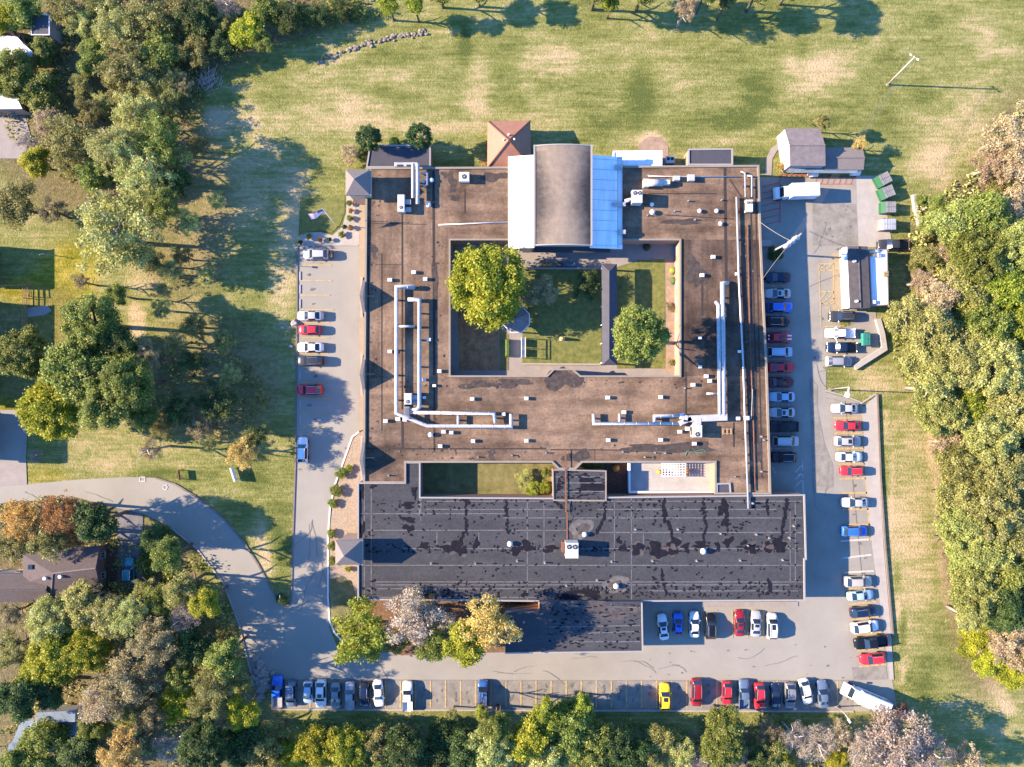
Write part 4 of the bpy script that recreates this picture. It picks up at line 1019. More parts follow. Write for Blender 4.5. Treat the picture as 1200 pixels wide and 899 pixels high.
place_vents(vent_dome, [(597.5, 637.5, 'in the upper part of the black roof'), (685, 626.5, 'in the upper part of the black roof', .9), (824, 646, 'in the upper part of the black roof', 1.1), (722, 687, 'in the lower part of the black roof', 1.0)], RB, 'white domed vent', 'dome vents on the black roof')
BR_ = 'on the black roof'
place_vents(vent_pipe, [(638.5, 660, BR_, 1.2), (765, 658, BR_), (817, 658, BR_), (868, 657.5, BR_), (918, 657, BR_), (845, 626, BR_), (887, 627, BR_), (795, 621, BR_), (745, 621, BR_), (931, 617, BR_), (926, 631, BR_), (902, 631, BR_), (882, 590, BR_, 1.4), (505, 661, BR_), (557, 661, BR_), (717, 659, BR_), (700, 681, BR_), (664, 687, BR_), (877, 640, BR_), (606, 658, BR_)], RB, 'small pale vent pipe', 'vent pipes on the black roof')
place_vents(vent_pipe, [(614, 730, 'on the tree-shaded front block roof')], RS, 'small pale vent pipe', None)
PR = 'near the front edge of the brown roof'
place_vents(vent_pipe, [(455, 557.5, PR), (560, 536, PR), (600, 534, PR), (640, 531, PR), (730, 530, PR), (768, 531, PR), (780, 531.5, PR), (756, 536, PR), (803, 455, 'near the right courtyard corner'), (862, 559, 'beside the long right pipe', .8), (893, 512, 'along the right eaves'), (893, 553, 'along the right eaves'), (896, 516, 'along the right eaves'), (807, 235, 'on the back roof'), (791, 247, 'on the back roof'), (815, 257, 'on the back roof'), (846, 234, 'on the back roof'), (760, 205, 'on the back roof'), (759, 252, 'on the back roof')], RZ, 'small pale pipe stub', 'pipe stubs on the brown roof')

pts = [(803, 534), (805, 530), (808, 526.5), (806, 529), (812, 530), (818, 528), (824, 527), (828, 528.5), (822, 530.5), (815, 530)]
b = MB(); b.tube([P(x, y, RZ + .08) for x, y in pts], .05, 5); tag(b.build('hose', 'hose'), 'green hose lying loose on the front right of the brown roof', 'hose')
p = P(852, 505.5, RZ); b = MB()
for k in range(3): b.box((p.x - .7 + .7 * k, p.y, RZ + .1), (.3, 1.1, .16))
for k in (-1, 1): b.box((p.x, p.y + k * .4, RZ + .21), (1.8, .14, .06))
tag(b.build('pallet', 'wood'), 'brown wooden pallet on the roof right of the hanging cooling unit', 'pallet')
# ------------------------------------------------------------------ outbuildings and houses
def gable(name, lab, cat, rect, ze, zr, axis, roofm, wallm, over=.3, nwin=2, chim=None, split=None):
    """rect: (x0,y0,x1,y1) photo pixels of the eaves; ridge along 'x' or 'y'"""
    if len(rect) == 4 and not isinstance(rect[0], tuple): x0, y0, x1, y1 = rect; q = pxs([(x0, y0), (x1, y0), (x1, y1), (x0, y1)], ze)
    else: q = pxs(rect, ze)
    c = sum(q, Vector()) / 4; th = thing(name, lab, cat, (c.x, c.y, 0))
    inn = [p + (c - p).normalized() * over * 1.3 for p in q]
    b = MB(); wall_loop(b, inn, 0, ze - .02)
    if axis == 'x': m0, m1 = (q[0] + q[3]) / 2, (q[1] + q[2]) / 2; g = ((0, 3), (1, 2)); S1 = (q[0], q[1]); S2 = (q[3], q[2])
    else: m0, m1 = (q[0] + q[1]) / 2, (q[3] + q[2]) / 2; g = ((0, 1), (3, 2)); S1 = (q[0], q[3]); S2 = (q[1], q[2])
    m0 = m0.copy(); m1 = m1.copy(); m0.z = m1.z = zr
    for (i, j), m in zip(g, (m0, m1)):
        mm = m + (c - m) * (over / max(1e-3, (c.xy - m.xy).length)); mm.z = zr - .12
        b.face([inn[i], inn[j], mm])
    b.build('wall', wallm, th)
    b = MB()
    for (a, d) in (S1, S2):
        b.face([a, d, m1, m0]); b.face([a - Vector((0, 0, .2)), d - Vector((0, 0, .2)), d, a])
    b.build('roof', roofm, th)
    b = MB(); b.tube([m0 + Vector((0, 0, .03)), m1 + Vector((0, 0, .03))], .12, 6); b.build('ridge', roofm, th)
    for k, (i, j) in enumerate(((0, 1), (1, 2), (2, 3), (3, 0))):
        windows(th, inn[j], inn[i], .9, nwin[k] if isinstance(nwin, tuple) else nwin, 1.1, 1.2)
    return th
gable('maintenance_shed', 'pale-walled shed with weathered brown roof at the top right yard', 'shed', [(919.5, 150.5), (961, 150.5), (967.5, 194.5), (926, 194.5)], 3.9, 4.8, 'x', 'shingle_grey', 'whitewall', .1, (3, 2, 3, 0))
th = gable('low_shed', 'lower grey-roofed shed joined to the right of the taller shed', 'shed', [(963, 173), (1011, 173), (1012, 199), (966, 199)], 2.6, 3.15, 'x', 'hip_grey', 'whitewall', .1, 3)
b = MB(); q = pxs([(926, 195), (966, 196), (1006, 198.5), (1004, 203), (922, 202.5)], 2.4); b.poly(q); tag(b.build('wallshade', 'shingle_blue'), 'blue-grey sheet painted as awning along the front of the sheds', 'wallshade')  # blue-grey sheet standing in for the sheds' front wall in shade
for x, y, lab in ((953, 203.5, 'white pickup nose-shaped tank left under the shed awning'), (1002, 202, 'rounded white tank at the right end of the shed awning')):
    p = P(x, y, .8); th = thing('storage_tank', lab.replace('pickup nose-shaped ', ''), 'tank', (p.x, p.y, 0))
    b = MB(); b.tube([(p.x - .8, p.y, .8), (p.x + .8, p.y, .8)], .6, 12); b.build('tank_body', 'white', th, True); b = MB(); b.box((p.x - .5, p.y, .15), (.15, .9, .3)); b.box((p.x + .5, p.y, .15), (.15, .9, .3)); b.build('cradle', 'steel_dark', th)
# garage with the white lean-to
th = gable('garage', 'garage with dark grey roof and bright white wall', 'garage', [(993, 288.5), (1017, 289), (1020, 361), (996, 361)], 3.2, 3.4, 'y', 'garage_roof', 'whitewall', .1, (1, 2, 1, 0))
p0 = pxs([(987.5, 290), (994, 289), (997, 361), (990, 361)], 3.6)
b = MB(); w = pxs([(985.5, 290.5), (985.5, 290.5)], 0)
b.face([P(986, 291, 2.6), P(994, 289, 3.15), P(997, 361, 3.15), P(989, 361.5, 2.6)][::-1]); b.face([P(986, 291, 2.6), P(989, 361.5, 2.6), P(989, 361.5, 2.4), P(986, 291, 2.4)])
b.build('front_canopy', 'white', th)
b = MB()
for x, y in ((1001.5, 306), (1004, 353)): a = P(x, y, 3.6); b.cyl((a.x, a.y, 3.2), .22, .6, 8)
b.build('roof_vent', 'white', th)
p = pxs([(1018.5, 293), (1039, 293), (1040.5, 357), (1021, 358)], 2.4); c = sum(p, Vector()) / 4
lt = thing('lean_to', 'white flat-roofed lean-to with clutter right of the garage', 'lean-to', (c.x, c.y, 0))
b = MB(); wall_loop(b, p, 0, 2.4); b.build('wall', 'whitewall', lt); b = MB(); b.poly(p); b.build('roof', 'bright_white_roof', lt); b = MB(); b.curb(p, .2, 2.38, 2.5, 0, True); b.build('coping', 'coping_white', lt)
for x, y, s, m, lab in ((1022.5, 298, .6, 'orange', 'orange crate on the white lean-to roof'), (1038, 321, .9, 'wood', 'brown box on the right edge of the lean-to roof'), (1024, 354, .6, 'white', 'small white box at the bottom of the lean-to roof'), (1030, 299, .7, 'galv', 'grey box high on the lean-to roof')):
    a = P(x, y, 2.7); th = thing('roof_crate', lab, 'crate', (a.x, a.y, 2.4)); b = MB(); b.bbox((a.x, a.y, 2.65), (s, s, .5)); b.build('box', m, th); b = MB(); b.box((a.x, a.y, 2.92), (s * .7, .08, .05)); b.build('handle', 'steel_dark', th)
# neighbouring houses
h1 = gable('house', 'brown-roofed house wing at the left edge beside the shaded driveway', 'house', [(-30, 672), (60, 672), (60, 706), (-30, 706)], 3.2, 4.6, 'x', 'shingle_brown', 'tanwall', .3, 3)
th = thing('hipped_house', 'brown shingled house with hipped roof, half hidden by the orange tree', 'house', P(88, 668))
q = pxs([(26, 651), (117, 641), (117, 693), (60, 706), (26, 684)], 3.4)
q = pxs([(27, 650), (117, 639), (118, 693), (60, 700), (27, 684)], 3.4)
b = MB(); cc = sum(q, Vector()) / 5; wall_loop(b, [p + (cc - p).normalized() * .9 for p in q], 0, 3.4); b.build('wall', 'mulch', th)  # dark wall colour stands in for shade on the right-hand side
b = MB(); A = P(62, 672, 5.4); Bp = P(112, 666, 5.4)
b.face([q[0], A, q[4]]); b.face([q[0], q[1], Bp, A]); b.face([q[1], q[2], Bp]); b.face([q[2], q[3], A, Bp]); b.face([q[3], q[4], A])
rf = b.build('roof', 'shingle_brown', th)
b = MB(); b.tube([A, Bp], .13, 6); b.tube([q[3], A], .12, 6); b.build('ridge', 'shingle_grey', rf)
b = MB(); a = P(52, 678, 5.2); b.cyl((a.x, a.y, 4.4), .3, .9, 10); a = P(70, 676, 5.4); b.cyl((a.x, a.y, 4.7), .3, .8, 10); b.build('roof_vent', 'white', rf)
b = MB(); a = P(35, 665, 4.4); b.box((a.x, a.y, 4.2), (.8, .8, .3)); b.build('skylight', 'window_glass', rf)
windows(th, q[2] + Vector((-.8, .4, 0)), q[1] + Vector((-.8, -.4, 0)), .9, 2, 1.1, 1.1)
h2 = gable('house', 'blue-grey roofed house under the trees at the bottom left corner', 'house', [(24, 846), (96, 835), (98, 876), (20, 884)], 3.6, 5.3, 'x', 'shingle_blue', 'tanwall', .3, 3)
b = MB(); q = pxs([(44, 835), (88, 833), (88, 846), (44, 848)], 5.6); wall_loop(b, q, 3.4, 5.6, 1); b.poly(q, 0); b.build('dormer', ['shingle_blue', 'whitewall'], h2)
b = MB(); q = pxs([(10, 872), (30, 870), (30, 886), (8, 890)], 3.0); wall_loop(b, q, 0, 3.0, 1); b.poly(q, 0); b.build('porch', ['shingle_blue', 'whitewall'], h2)
gable('house', 'white metal-roofed house cut by the top left edge', 'house', [(-40, 38), (20, 43), (44, 66), (-40, 66)], 3.4, 4.4, 'x', 'bright_white_roof', 'brick', .3, 2)
gable('house', 'white-roofed house with dark stains below the top left trees', 'house', [(-50, 104), (24, 112), (26, 127.5), (-50, 128)], 3.2, 4.0, 'x', 'bright_white_roof', 'brick', .3, 2)
gable('brick_outhouse', 'small red-roofed outhouse at the top left edge', 'outhouse', [(-30, 26), (16, 34), (20, 44), (-30, 36)], 2.8, 3.5, 'x', 'brown_metal', 'brick', .2, 1)
flat_annex('garden_shed', 'dark flat-roofed garden shed with pale left wall among top left trees', [(37, 16), (58, 18), (58, 41), (37, 41)], 3.4, 'shingle_dark', 'galv', 'whitewall', 'shed', .1, .2)
gable('house', 'neighbouring house whose shadow crosses the upper yellow lawn', 'house', [(-90, 280), (-32, 280), (-32, 329), (-90, 329)], 5.0, 6.4, 'y', 'shingle_grey', 'brick', .3, 3)
gable('house', 'neighbouring house whose shadow crosses the lower yellow lawn', 'house', [(-90, 348), (-32, 348), (-32, 474), (-90, 474)], 5.0, 6.6, 'y', 'shingle_brown', 'brick', .3, 4)
gable('house', 'neighbouring house shading the blue-grey driveway', 'house', [(-90, 484), (-34, 484), (-34, 541), (-90, 541)], 5.9, 7.0, 'y', 'shingle_grey', 'tanwall', .3, 3)

# ------------------------------------------------------------------ fences and walls
def fence(name, lab, pts, h, m, step=2.2, rails=(.3, .9)):
    w = pxs(pts); c = w[0]; th = thing(name, lab, 'fence', (c.x, c.y, 0)); b = MB(); r = MB()
    for a, d in zip(w[:-1], w[1:]):
        L = (d - a).length; n = max(1, int(L / step)); rz = math.atan2(d.y - a.y, d.x - a.x)
        for k in range(n + 1): p = a.lerp(d, k / n); b.box((p.x, p.y, h / 2), (.12, .12, h), rz)
        for q in rails: mm = (a + d) / 2; r.box((mm.x, mm.y, h * q), (L, .05, .12), rz)
    b.build('posts', m, th); r.build('rails', m, th); return th
fence('wooden_fence', 'brown wooden rail fence on the yellow lawn at the left edge', [(-20, 336), (38, 335), (39, 348)], 1.5, 'wood', 2.0, (.3, .6, .92))
fence('wooden_fence', 'brown wooden fence beside the small concrete patio', [(33, 336), (33, 392)], 1.5, 'wood', 2.0, (.3, .6, .92))
b = MB(); b.curb(pxs([(1027, 374), (1032, 392), (1034.5, 409), (1000, 431)]), .9, 0, .7); tag(b.build('retaining_wall', 'concrete_white'), 'angled white retaining wall below the garage', 'wall')
b = MB(); b.curb(pxs([(1069, 229), (1072, 250), (1076, 266)]), .6, 0, .8); tag(b.build('retaining_wall', 'concrete_white'), 'short white wall right of the green dumpsters', 'wall')
b = MB(); b.bbox(tuple(P(896, 285, .8)), (2.4, 1.2, .16)); b.box(tuple(P(890, 285, .4)), (.2, 1.2, .8)); tag(b.build('loading_step', 'concrete_white'), 'pale loading step at the right wall of the brown building', 'step')
# rubble bank and rocks
def rock_pile(lab, pts, seed, rmin, rmax, m='rock', cat='rocks', name='rock_pile'):
    q = random.Random(seed); b = MB()
    for (x, y) in pts:
        p = P(x, y); r = q.uniform(rmin, rmax); i = len(b.v); ph = [q.uniform(.7, 1.25) for _ in range(40)]
        rot = q.random() * 6.28; k = 0
        for zf, rf in ((0, 1), (.45, .95), (.85, .55)):
            for a in range(7):
                an = rot + a * 2 * math.pi / 7; rr_ = r * rf * ph[k % 40]; k += 1
                b.v.append((p.x + rr_ * math.cos(an), p.y + rr_ * .8 * math.sin(an), zf * r * .9))
        for l in range(2):
            for a in range(7): b.f.append([i + l * 7 + a, i + l * 7 + (a + 1) % 7, i + l * 7 + 7 + (a + 1) % 7, i + l * 7 + 7 + a]); b.m.append(0)
        b.f.append([i + 14 + a for a in range(7)]); b.m.append(0)
    o = b.build(name, m); return tag(o, lab, cat)
q = random.Random(5)
pts = []
for k in range(150):
    t = q.random(); x = 372 + 128 * t; y = 74 - 36 * t + 10 * math.sin(t * 3.1) * -.6 + q.gauss(0, 1.6); pts.append((x, y))
o = rock_pile('curved bank of loose stones across the top field', pts, 8, .12, .42); o['kind'] = 'stuff'
pts = [(302 + q.gauss(4, 4), 792 + q.gauss(2, 12)) for _ in range(60)]
o = rock_pile('heap of grey rubble at the road corner beside the blue pickup', pts, 9, .3, .9, 'concrete'); o['kind'] = 'stuff'
for x, y, s, lab in ((345.5, 379, .75, 'round pale boulder by the left lot edge'), (341, 406, .4, 'small pale rock by the left lot edge'), (331, 384, .3, 'tiny white rock on the left grass slope')):
    rock_pile(lab, [(x, y)], int(x), s, s * 1.1, 'concrete_white', 'rock', 'boulder')
th = thing('brush_heap', 'heap of bare bleached branches in the top left wood', 'brush heap', P(245, 97)); b = MB()
for k in range(130):
    p = P(245 + q.gauss(0, 6), 98 + q.gauss(0, 6), .3); an = q.random() * 3.14; L = q.uniform(.5, 1.6); z1 = q.uniform(.1, 1.2)
    b.tube([(p.x, p.y, z1), (p.x + L * math.cos(an), p.y + L * math.sin(an), z1 + q.uniform(-.2, .5))], .04, 3)
b.build('branches', 'bark_pale', th)

# ------------------------------------------------------------------ poles, wires, flag, signs
def lamp_head(b, p, d, L=1.1):
    d = Vector(d).normalized(); e = p + d * L
    b.tube([p, e], .05, 6); c = e + d * .45
    b.bbox((c.x, c.y, c.z), (.8 if L > .5 else .4, .36 if L > .5 else .25, .18), math.atan2(d.y, d.x), 0, .06)
def light_pole(lab, base, top, zt, arms, m='coping_white', wood=False, L=1.0):
    a = P(*base); t = P(top[0], top[1], zt); th = thing('light_pole', lab, 'light pole', a, 0, 'light poles around the grounds')
    b = MB(); b.tube([a, t], .17 if wood else .12, 9, 0, .11 if wood else .08); b.build('pole', 'pole_wood' if wood else m, th, True)
    b = MB(); b.cyl((a.x, a.y, 0), .3, .25, 10); b.build('base', 'concrete', th)
    for d in arms: b = MB(); lamp_head(b, t + Vector((0, 0, -.1)), d, L); b.build('lamp_head', 'white', th)
    return t
T1 = light_pole('tall timber pole with a small crossarm alone in the top right field', (1040, 99.5), (1072, 66.5), 9.4, [(-.9, .6, 0), (.9, -.6, 0)], wood=True, L=.25)  # paired lamp heads stand in for the pole's small crossarm
light_pole('white light pole on the grass corner above the right stalls', (972.5, 456.5), (995.5, 453.5), 7.4, [(-.1, -1, 0), (-.2, -.5, 0)])
light_pole('white twin-lamp pole on the grass beside the shuttle bus', (1056, 831), (1077, 843.5), 6.2, [(-.75, 1, 0), (-1, .02, 0)])
light_pole('white light pole rising from the trees left of the shuttle bus', (981, 828), (990.5, 837), 5.6, [(.5, -.8, 0)])
a = P(900.5, 297); t = P(931, 281, 11.0); th = thing('utility_pole', 'timber utility pole with crossarm and three transformers by the right wall', 'utility pole', a)
b = MB(); b.tube([a, t], .19, 9, 0, .13); b.build('pole', 'pole_wood', th, True)
cd = Vector((20, 17, 0)).normalized()
b = MB(); b.box((t.x, t.y, t.z - .5), (3.6, .22, .24), math.atan2(cd.y, cd.x)); b.build('crossarm', 'pole_wood', th)
pn = Vector((-cd.y, cd.x, 0))
for k in (-1, 0, 1):
    c = t + cd * (k * .95) - pn * .1; b = MB(); b.cyl((c.x, c.y, t.z - 2.2), .42, 1.5, 12); b.dome((c.x, c.y, t.z - .7), .42, .15, 12, 3); o = b.build('transformer', 'galv', th)
    b = MB(); b.cyl((c.x, c.y, t.z - .6), .06, .35, 6); b.build('bushing', 'rust', o)
def cable(lab, a, d, sag, r=.011, n=14):
    pts = [a.lerp(d, i / n) - Vector((0, 0, sag * 4 * (i / n) * (1 - i / n))) for i in range(n + 1)]
    b = MB(); b.tube(pts, r, 4); return tag(b.build('overhead_wire', 'wire'), lab, 'wire', 'overhead wires from the utility pole')
for k, nm in zip((-1.4, -.5, .5, 1.4), ('leftmost', 'second from left', 'third from left', 'rightmost')):
    cable(f'{nm} of the overhead wires running up to the field pole', t + cd * k + Vector((0, 0, -.3)), T1 + Vector((k * .3, -.2 * k, -.6)), .5)
cable('thick pale service cable from utility pole to the roof corner', t + Vector((0, 0, -1.2)), P(888, 258, 5.2), .5, .05)
cable('thin service cable from utility pole down to the right eaves', t + Vector((0, 0, -1)), P(893, 328, 4.6), .5, .035)
a = P(395, 266); t = P(378, 244.5, 10.4); th = thing('flagpole', 'white flagpole with flag on the front lawn island', 'flagpole', a)
b = MB(); b.tube([a, t], .08, 8, 0, .05); b.build('pole', 'white', th, True); b = MB(); b.dome((t.x, t.y, t.z), .12, .12, 8, 4); b.build('finial', 'chrome', th)
b = MB(); fl, fh = 2.7, 1.7; d = Vector((-1, -.34, 0)).normalized(); nx_ = 12
for i in range(nx_):
    for j in range(13):
        def pt(u, v):
            wv = .16 * math.sin(u * 8) * u
            return t + d * (fl * u) + Vector((d.y, -d.x, 0)) * (wv - (1 - v) * .55 * (u + .35)) + Vector((0, 0, -.3 - fh * .72 * (1 - v) - .35 * u * u))
        u0, u1, v0, v1 = i / nx_, (i + 1) / nx_, j / 13, (j + 1) / 13
        mi = (1 if j % 2 else 0)
        if u1 <= .42 and j >= 6: mi = 2
        b.face([pt(u0, v0), pt(u1, v0), pt(u1, v1), pt(u0, v1)], mi)
for i in range(4):
    for j in range(3):
        c = pt((i + .6) * .1, .56 + j * .15)
        for s in (-.02, .02):
            o_ = Vector((d.y, -d.x, 0)) * s; b.face([c + o_ + d * .06, c + o_ + Vector((0, 0, .06)), c + o_ - d * .06, c + o_ - Vector((0, 0, .06))], 1)
tag(b.build('flag', ['flag_red', 'flag_white', 'flag_blue']), 'striped flag with a starred blue canton flying from the flagpole', 'flag')

def sign_post(lab, x, y, m='blue_plastic', h=1.6, rz=0):
    p = P(x, y); th = thing('sign_post', lab, 'sign', p, 0, 'small sign posts'); b = MB(); b.cyl((p.x, p.y, 0), .04, h, 6); b.build('post', 'galv', th); b = MB(); b.box((p.x, p.y, h - .2), (.06, .35, .45), rz); b.build('plate', m, th)
for x, y, m, lab in ((985, 528.5, 'white', 'x'),): pass
sign_post('small white sign post at the bottom of the shaded right-hand stalls', 904, 552, 'white')
sign_post('small white sign post beside the blue hatched bay', 932, 555, 'white')
sign_post('white sign post at the head of the shaded stalls below the silver minivan', 903, 548.5, 'white', 1.2)
sign_post('blue sign post at the left lot edge below the first silver SUV', 350, 312, 'blue_plastic')
# concrete wheel stops in the left lot
first = None
ys = (323.5, 339, 356, 441, 475, 492.5)
for i, y in enumerate(ys):
    p = P(352, y)
    lab = f'pale wheel stop in the left lot, {ORDW[i]} empty stall from the top'
    if first is None:
        th = thing('wheel_stop', lab, 'wheel stop', p, 0, 'wheel stops in the left lot'); b = MB(); b.bbox((0, 0, .08), (.3, 1.6, .16), 0, 0, .05); b.build('block', 'concrete_white', th, local=True)
        b = MB(); b.cyl((0, .5, .1), .03, .08, 6); b.cyl((0, -.5, .1), .03, .08, 6); b.build('pins', 'rust', th, local=True); first = th
    else: copy_thing(first, p, 0, lab)
a = P(52, 297); t_ = P(46, 298.5, 2.2); th = thing('yard_post', 'pale leaning post at the edge of the upper yard shade', 'post', a); b = MB(); b.tube([a, t_], .07, 6); b.build('pole', 'white', th); b = MB(); b.cyl((a.x, a.y, 0), .14, .1, 8); b.build('base', 'concrete', th)
# service cart, small loose things
p = P(167, 0)
th = thing('mailbox_stand', 'white boxed sign lying among mulch by the left trees', 'sign', P(274, 556)); a = P(274, 556, .8)
b = MB(); b.box((a.x, a.y, .9), (.25, 2.6, 1.2), R(18)); b.build('panel', 'white', th); b = MB(); b.box((a.x - .3, a.y + .9, .4), (.12, .12, .8)); b.box((a.x + .3, a.y - .9, .4), (.12, .12, .8)); b.build('posts', 'wood', th)
th['label'] = 'white roadside sign board standing on mulch by the left trees'
th = thing('timber_sign', 'brown timber post sign on the grass by the road bend', 'sign', P(212, 556)); a = P(212, 556)
b = MB(); b.box((a.x, a.y + .8, .6), (.15, .15, 1.2)); b.box((a.x + .2, a.y - .8, .6), (.15, .15, 1.2)); b.build('posts', 'wood', th); b = MB(); b.box((a.x + .1, a.y, .9), (.1, 1.7, .6), R(8)); b.build('board', 'rust', th)
p = P(330, 699); th = thing('island_sign', 'small white sign on the planted tip of the grass island', 'sign', p); b = MB(); b.box((p.x, p.y, .7), (.12, 1.0, .7)); b.build('board', 'white', th); b = MB(); b.cyl((p.x, p.y + .35, 0), .05, .6, 6); b.cyl((p.x, p.y - .35, 0), .05, .6, 6); b.build('posts', 'galv', th)

# ------------------------------------------------------------------ dumpsters
def dumpster(lab, x, y, rz, bm, lm, L=1.9, W=2.0):
    p = P(x, y, .7); p.z = 0; th = thing('dumpster', lab, 'dumpster', p, R(rz), 'dumpsters on the concrete pad')
    b = MB(); y0, y1 = -W / 2, W / 2
    pr = [(-L / 2, .15), (L / 2 - .1, .15), (L / 2, 1.0), (L / 2 - .1, 1.5), (-L / 2 + .75, 1.45), (-L / 2, .95)]
    for s in (y0, y1): b.face([(a, s, z) for a, z in pr])
    for i in range(6):
        a, c = pr[i], pr[(i + 1) % 6]; b.face([(a[0], y0, a[1]), (c[0], y0, c[1]), (c[0], y1, c[1]), (a[0], y1, a[1])])
    b.build('bin_body', bm, th, local=True)
    for k in (-1, 1):
        b = MB(); b.face([(-L / 2 + .55, k * W / 4 - W * .235, 1.52), (L / 2 + .05, k * W / 4 - W * .235, 1.6), (L / 2 + .05, k * W / 4 + W * .235, 1.6), (-L / 2 + .55, k * W / 4 + W * .235, 1.52)])
        for q in range(4): b.box((-.1 + .3 * q - .2, k * W / 4, 1.575), (.05, W * .44, .05))
        b.build('lid', lm, th, local=True)
    for k in (-1, 1): b = MB(); b.box((-.1, k * (W / 2 + .1), .95), (1.1, .16, .16)); b.build('lift_pocket', 'steel_dark', th, local=True)
dumpster('green dumpster with grey lids, tilted, beside the low shed', 1033, 211.5, 28, 'green_steel', 'lid', 2.3)
dumpster('green dumpster with grey lids, second from the top', 1037, 226.5, 22, 'green_steel', 'lid', 2.3)
dumpster('green dumpster with a clear green front, third from the top', 1039, 244, 0, 'green_steel', 'lid', 2.3)
dumpster('all-grey ridged dumpster above the dark pickup', 1038, 264, 0, 'lid', 'galv', 2.6)
dumpster('teal bin with pale lid parked behind the dark pickup', 1014.5, 398, 180, 'teal_steel', 'teal_steel', 1.7, 2.2)
# ------------------------------------------------------------------ vehicles
PAINT = {}
def paint(k):
    if k not in PAINT:
        C = dict(white=(.60, .60, .60), silver=(.34, .35, .36), lightblue=(.27, .38, .50), grey=(.17, .175, .185), charcoal=(.030, .031, .035), black=(.007, .0075, .009), navy=(.009, .018, .048), red=(.50, .022, .035), darkred=(.22, .012, .022),
                 maroon=(.09, .01, .018), blue=(.02, .12, .50), midblue=(.03, .09, .26), yellow=(.95, .50, .015), pewter=(.24, .25, .27), teal=(.03, .18, .22), bluegrey=(.09, .13, .2), champagne=(.36, .34, .29))[k]
        PAINT[k] = mat('paint_' + k, C, .3, .1 if k not in ('white', 'yellow') else 0, coat=.5, spec=.2)
    return PAINT[k]
# stations: x, half width, belt z, roof z, roof half width
PROF = {
 'sedan': ([(2.38, .50, .55, .58, .40), (2.2, .77, .66, .72, .64), (1.6, .89, .80, .90, .72), (.98, .91, .92, .99, .76), (.25, .91, .95, 1.41, .60), (-.35, .91, .96, 1.46, .62), (-1.0, .90, .97, 1.40, .58), (-1.68, .89, .98, 1.05, .68), (-2.15, .82, .93, 1.0, .66), (-2.37, .6, .70, .78, .46)], 3, 4, 6, 7),
 'suv': ([(2.32, .54, .65, .72, .45), (2.15, .81, .80, .92, .68), (1.6, .93, .95, 1.06, .76), (1.05, .95, 1.06, 1.14, .80), (.40, .95, 1.10, 1.66, .68), (-.4, .95, 1.12, 1.74, .70), (-1.55, .94, 1.12, 1.70, .66), (-2.1, .92, 1.10, 1.20, .74), (-2.28, .86, .85, 1.0, .72), (-2.33, .7, .7, .8, .6)], 3, 4, 6, 7),
 'hatch': ([(2.0, .56, .55, .6, .45), (1.88, .78, .68, .78, .64), (1.4, .86, .84, .94, .7), (.92, .87, .94, 1.02, .73), (.2, .87, .97, 1.46, .60), (-.4, .87, .98, 1.52, .62), (-1.25, .86, .98, 1.46, .58), (-1.8, .84, .96, 1.05, .66), (-1.96, .78, .75, .85, .62), (-2.0, .64, .6, .7, .5)], 3, 4, 6, 7),
 'van': ([(2.5, .66, .65, .72, .55), (2.38, .88, .80, .95, .74), (1.95, .97, 1.0, 1.12, .82), (1.5, .99, 1.08, 1.2, .86), (.75, .99, 1.12, 1.80, .76), (-.4, .99, 1.14, 1.88, .78), (-1.9, .98, 1.14, 1.84, .74), (-2.4, .96, 1.1, 1.25, .80), (-2.52, .9, .85, 1.0, .78), (-2.56, .74, .7, .8, .6)], 3, 4, 6, 7),
 'pickup': ([(2.85, .66, .68, .76, .55), (2.72, .92, .86, .98, .78), (2.1, .98, 1.0, 1.10, .84), (1.3, 1.0, 1.08, 1.16, .86), (.72, 1.0, 1.12, 1.76, .72), (.0, 1.0, 1.14, 1.82, .74), (-.62, 1.0, 1.14, 1.78, .72), (-.82, .99, 1.14, 1.16, .78), (-.9, .99, 1.14, .72, .84), (-2.68, .98, 1.12, .70, .83), (-2.74, .97, 1.12, 1.08, .83), (-2.84, .9, .8, .85, .75)], 3, 4, 6, 7),
}
def ring(st):
    x, w, zb, zr, wr = st; z0 = .28
    h = [(w * .9, z0), (w * .995, zb * .62), (w * .97, zb), (wr, zr - .035 if zr > zb else zr), (wr * .5, zr)]
    pts = [(x, y, z) for y, z in h] + [(x, 0, zr + (.015 if zr > zb else 0))] + [(x, -y, z) for y, z in reversed(h)]
    return pts
VM = {}
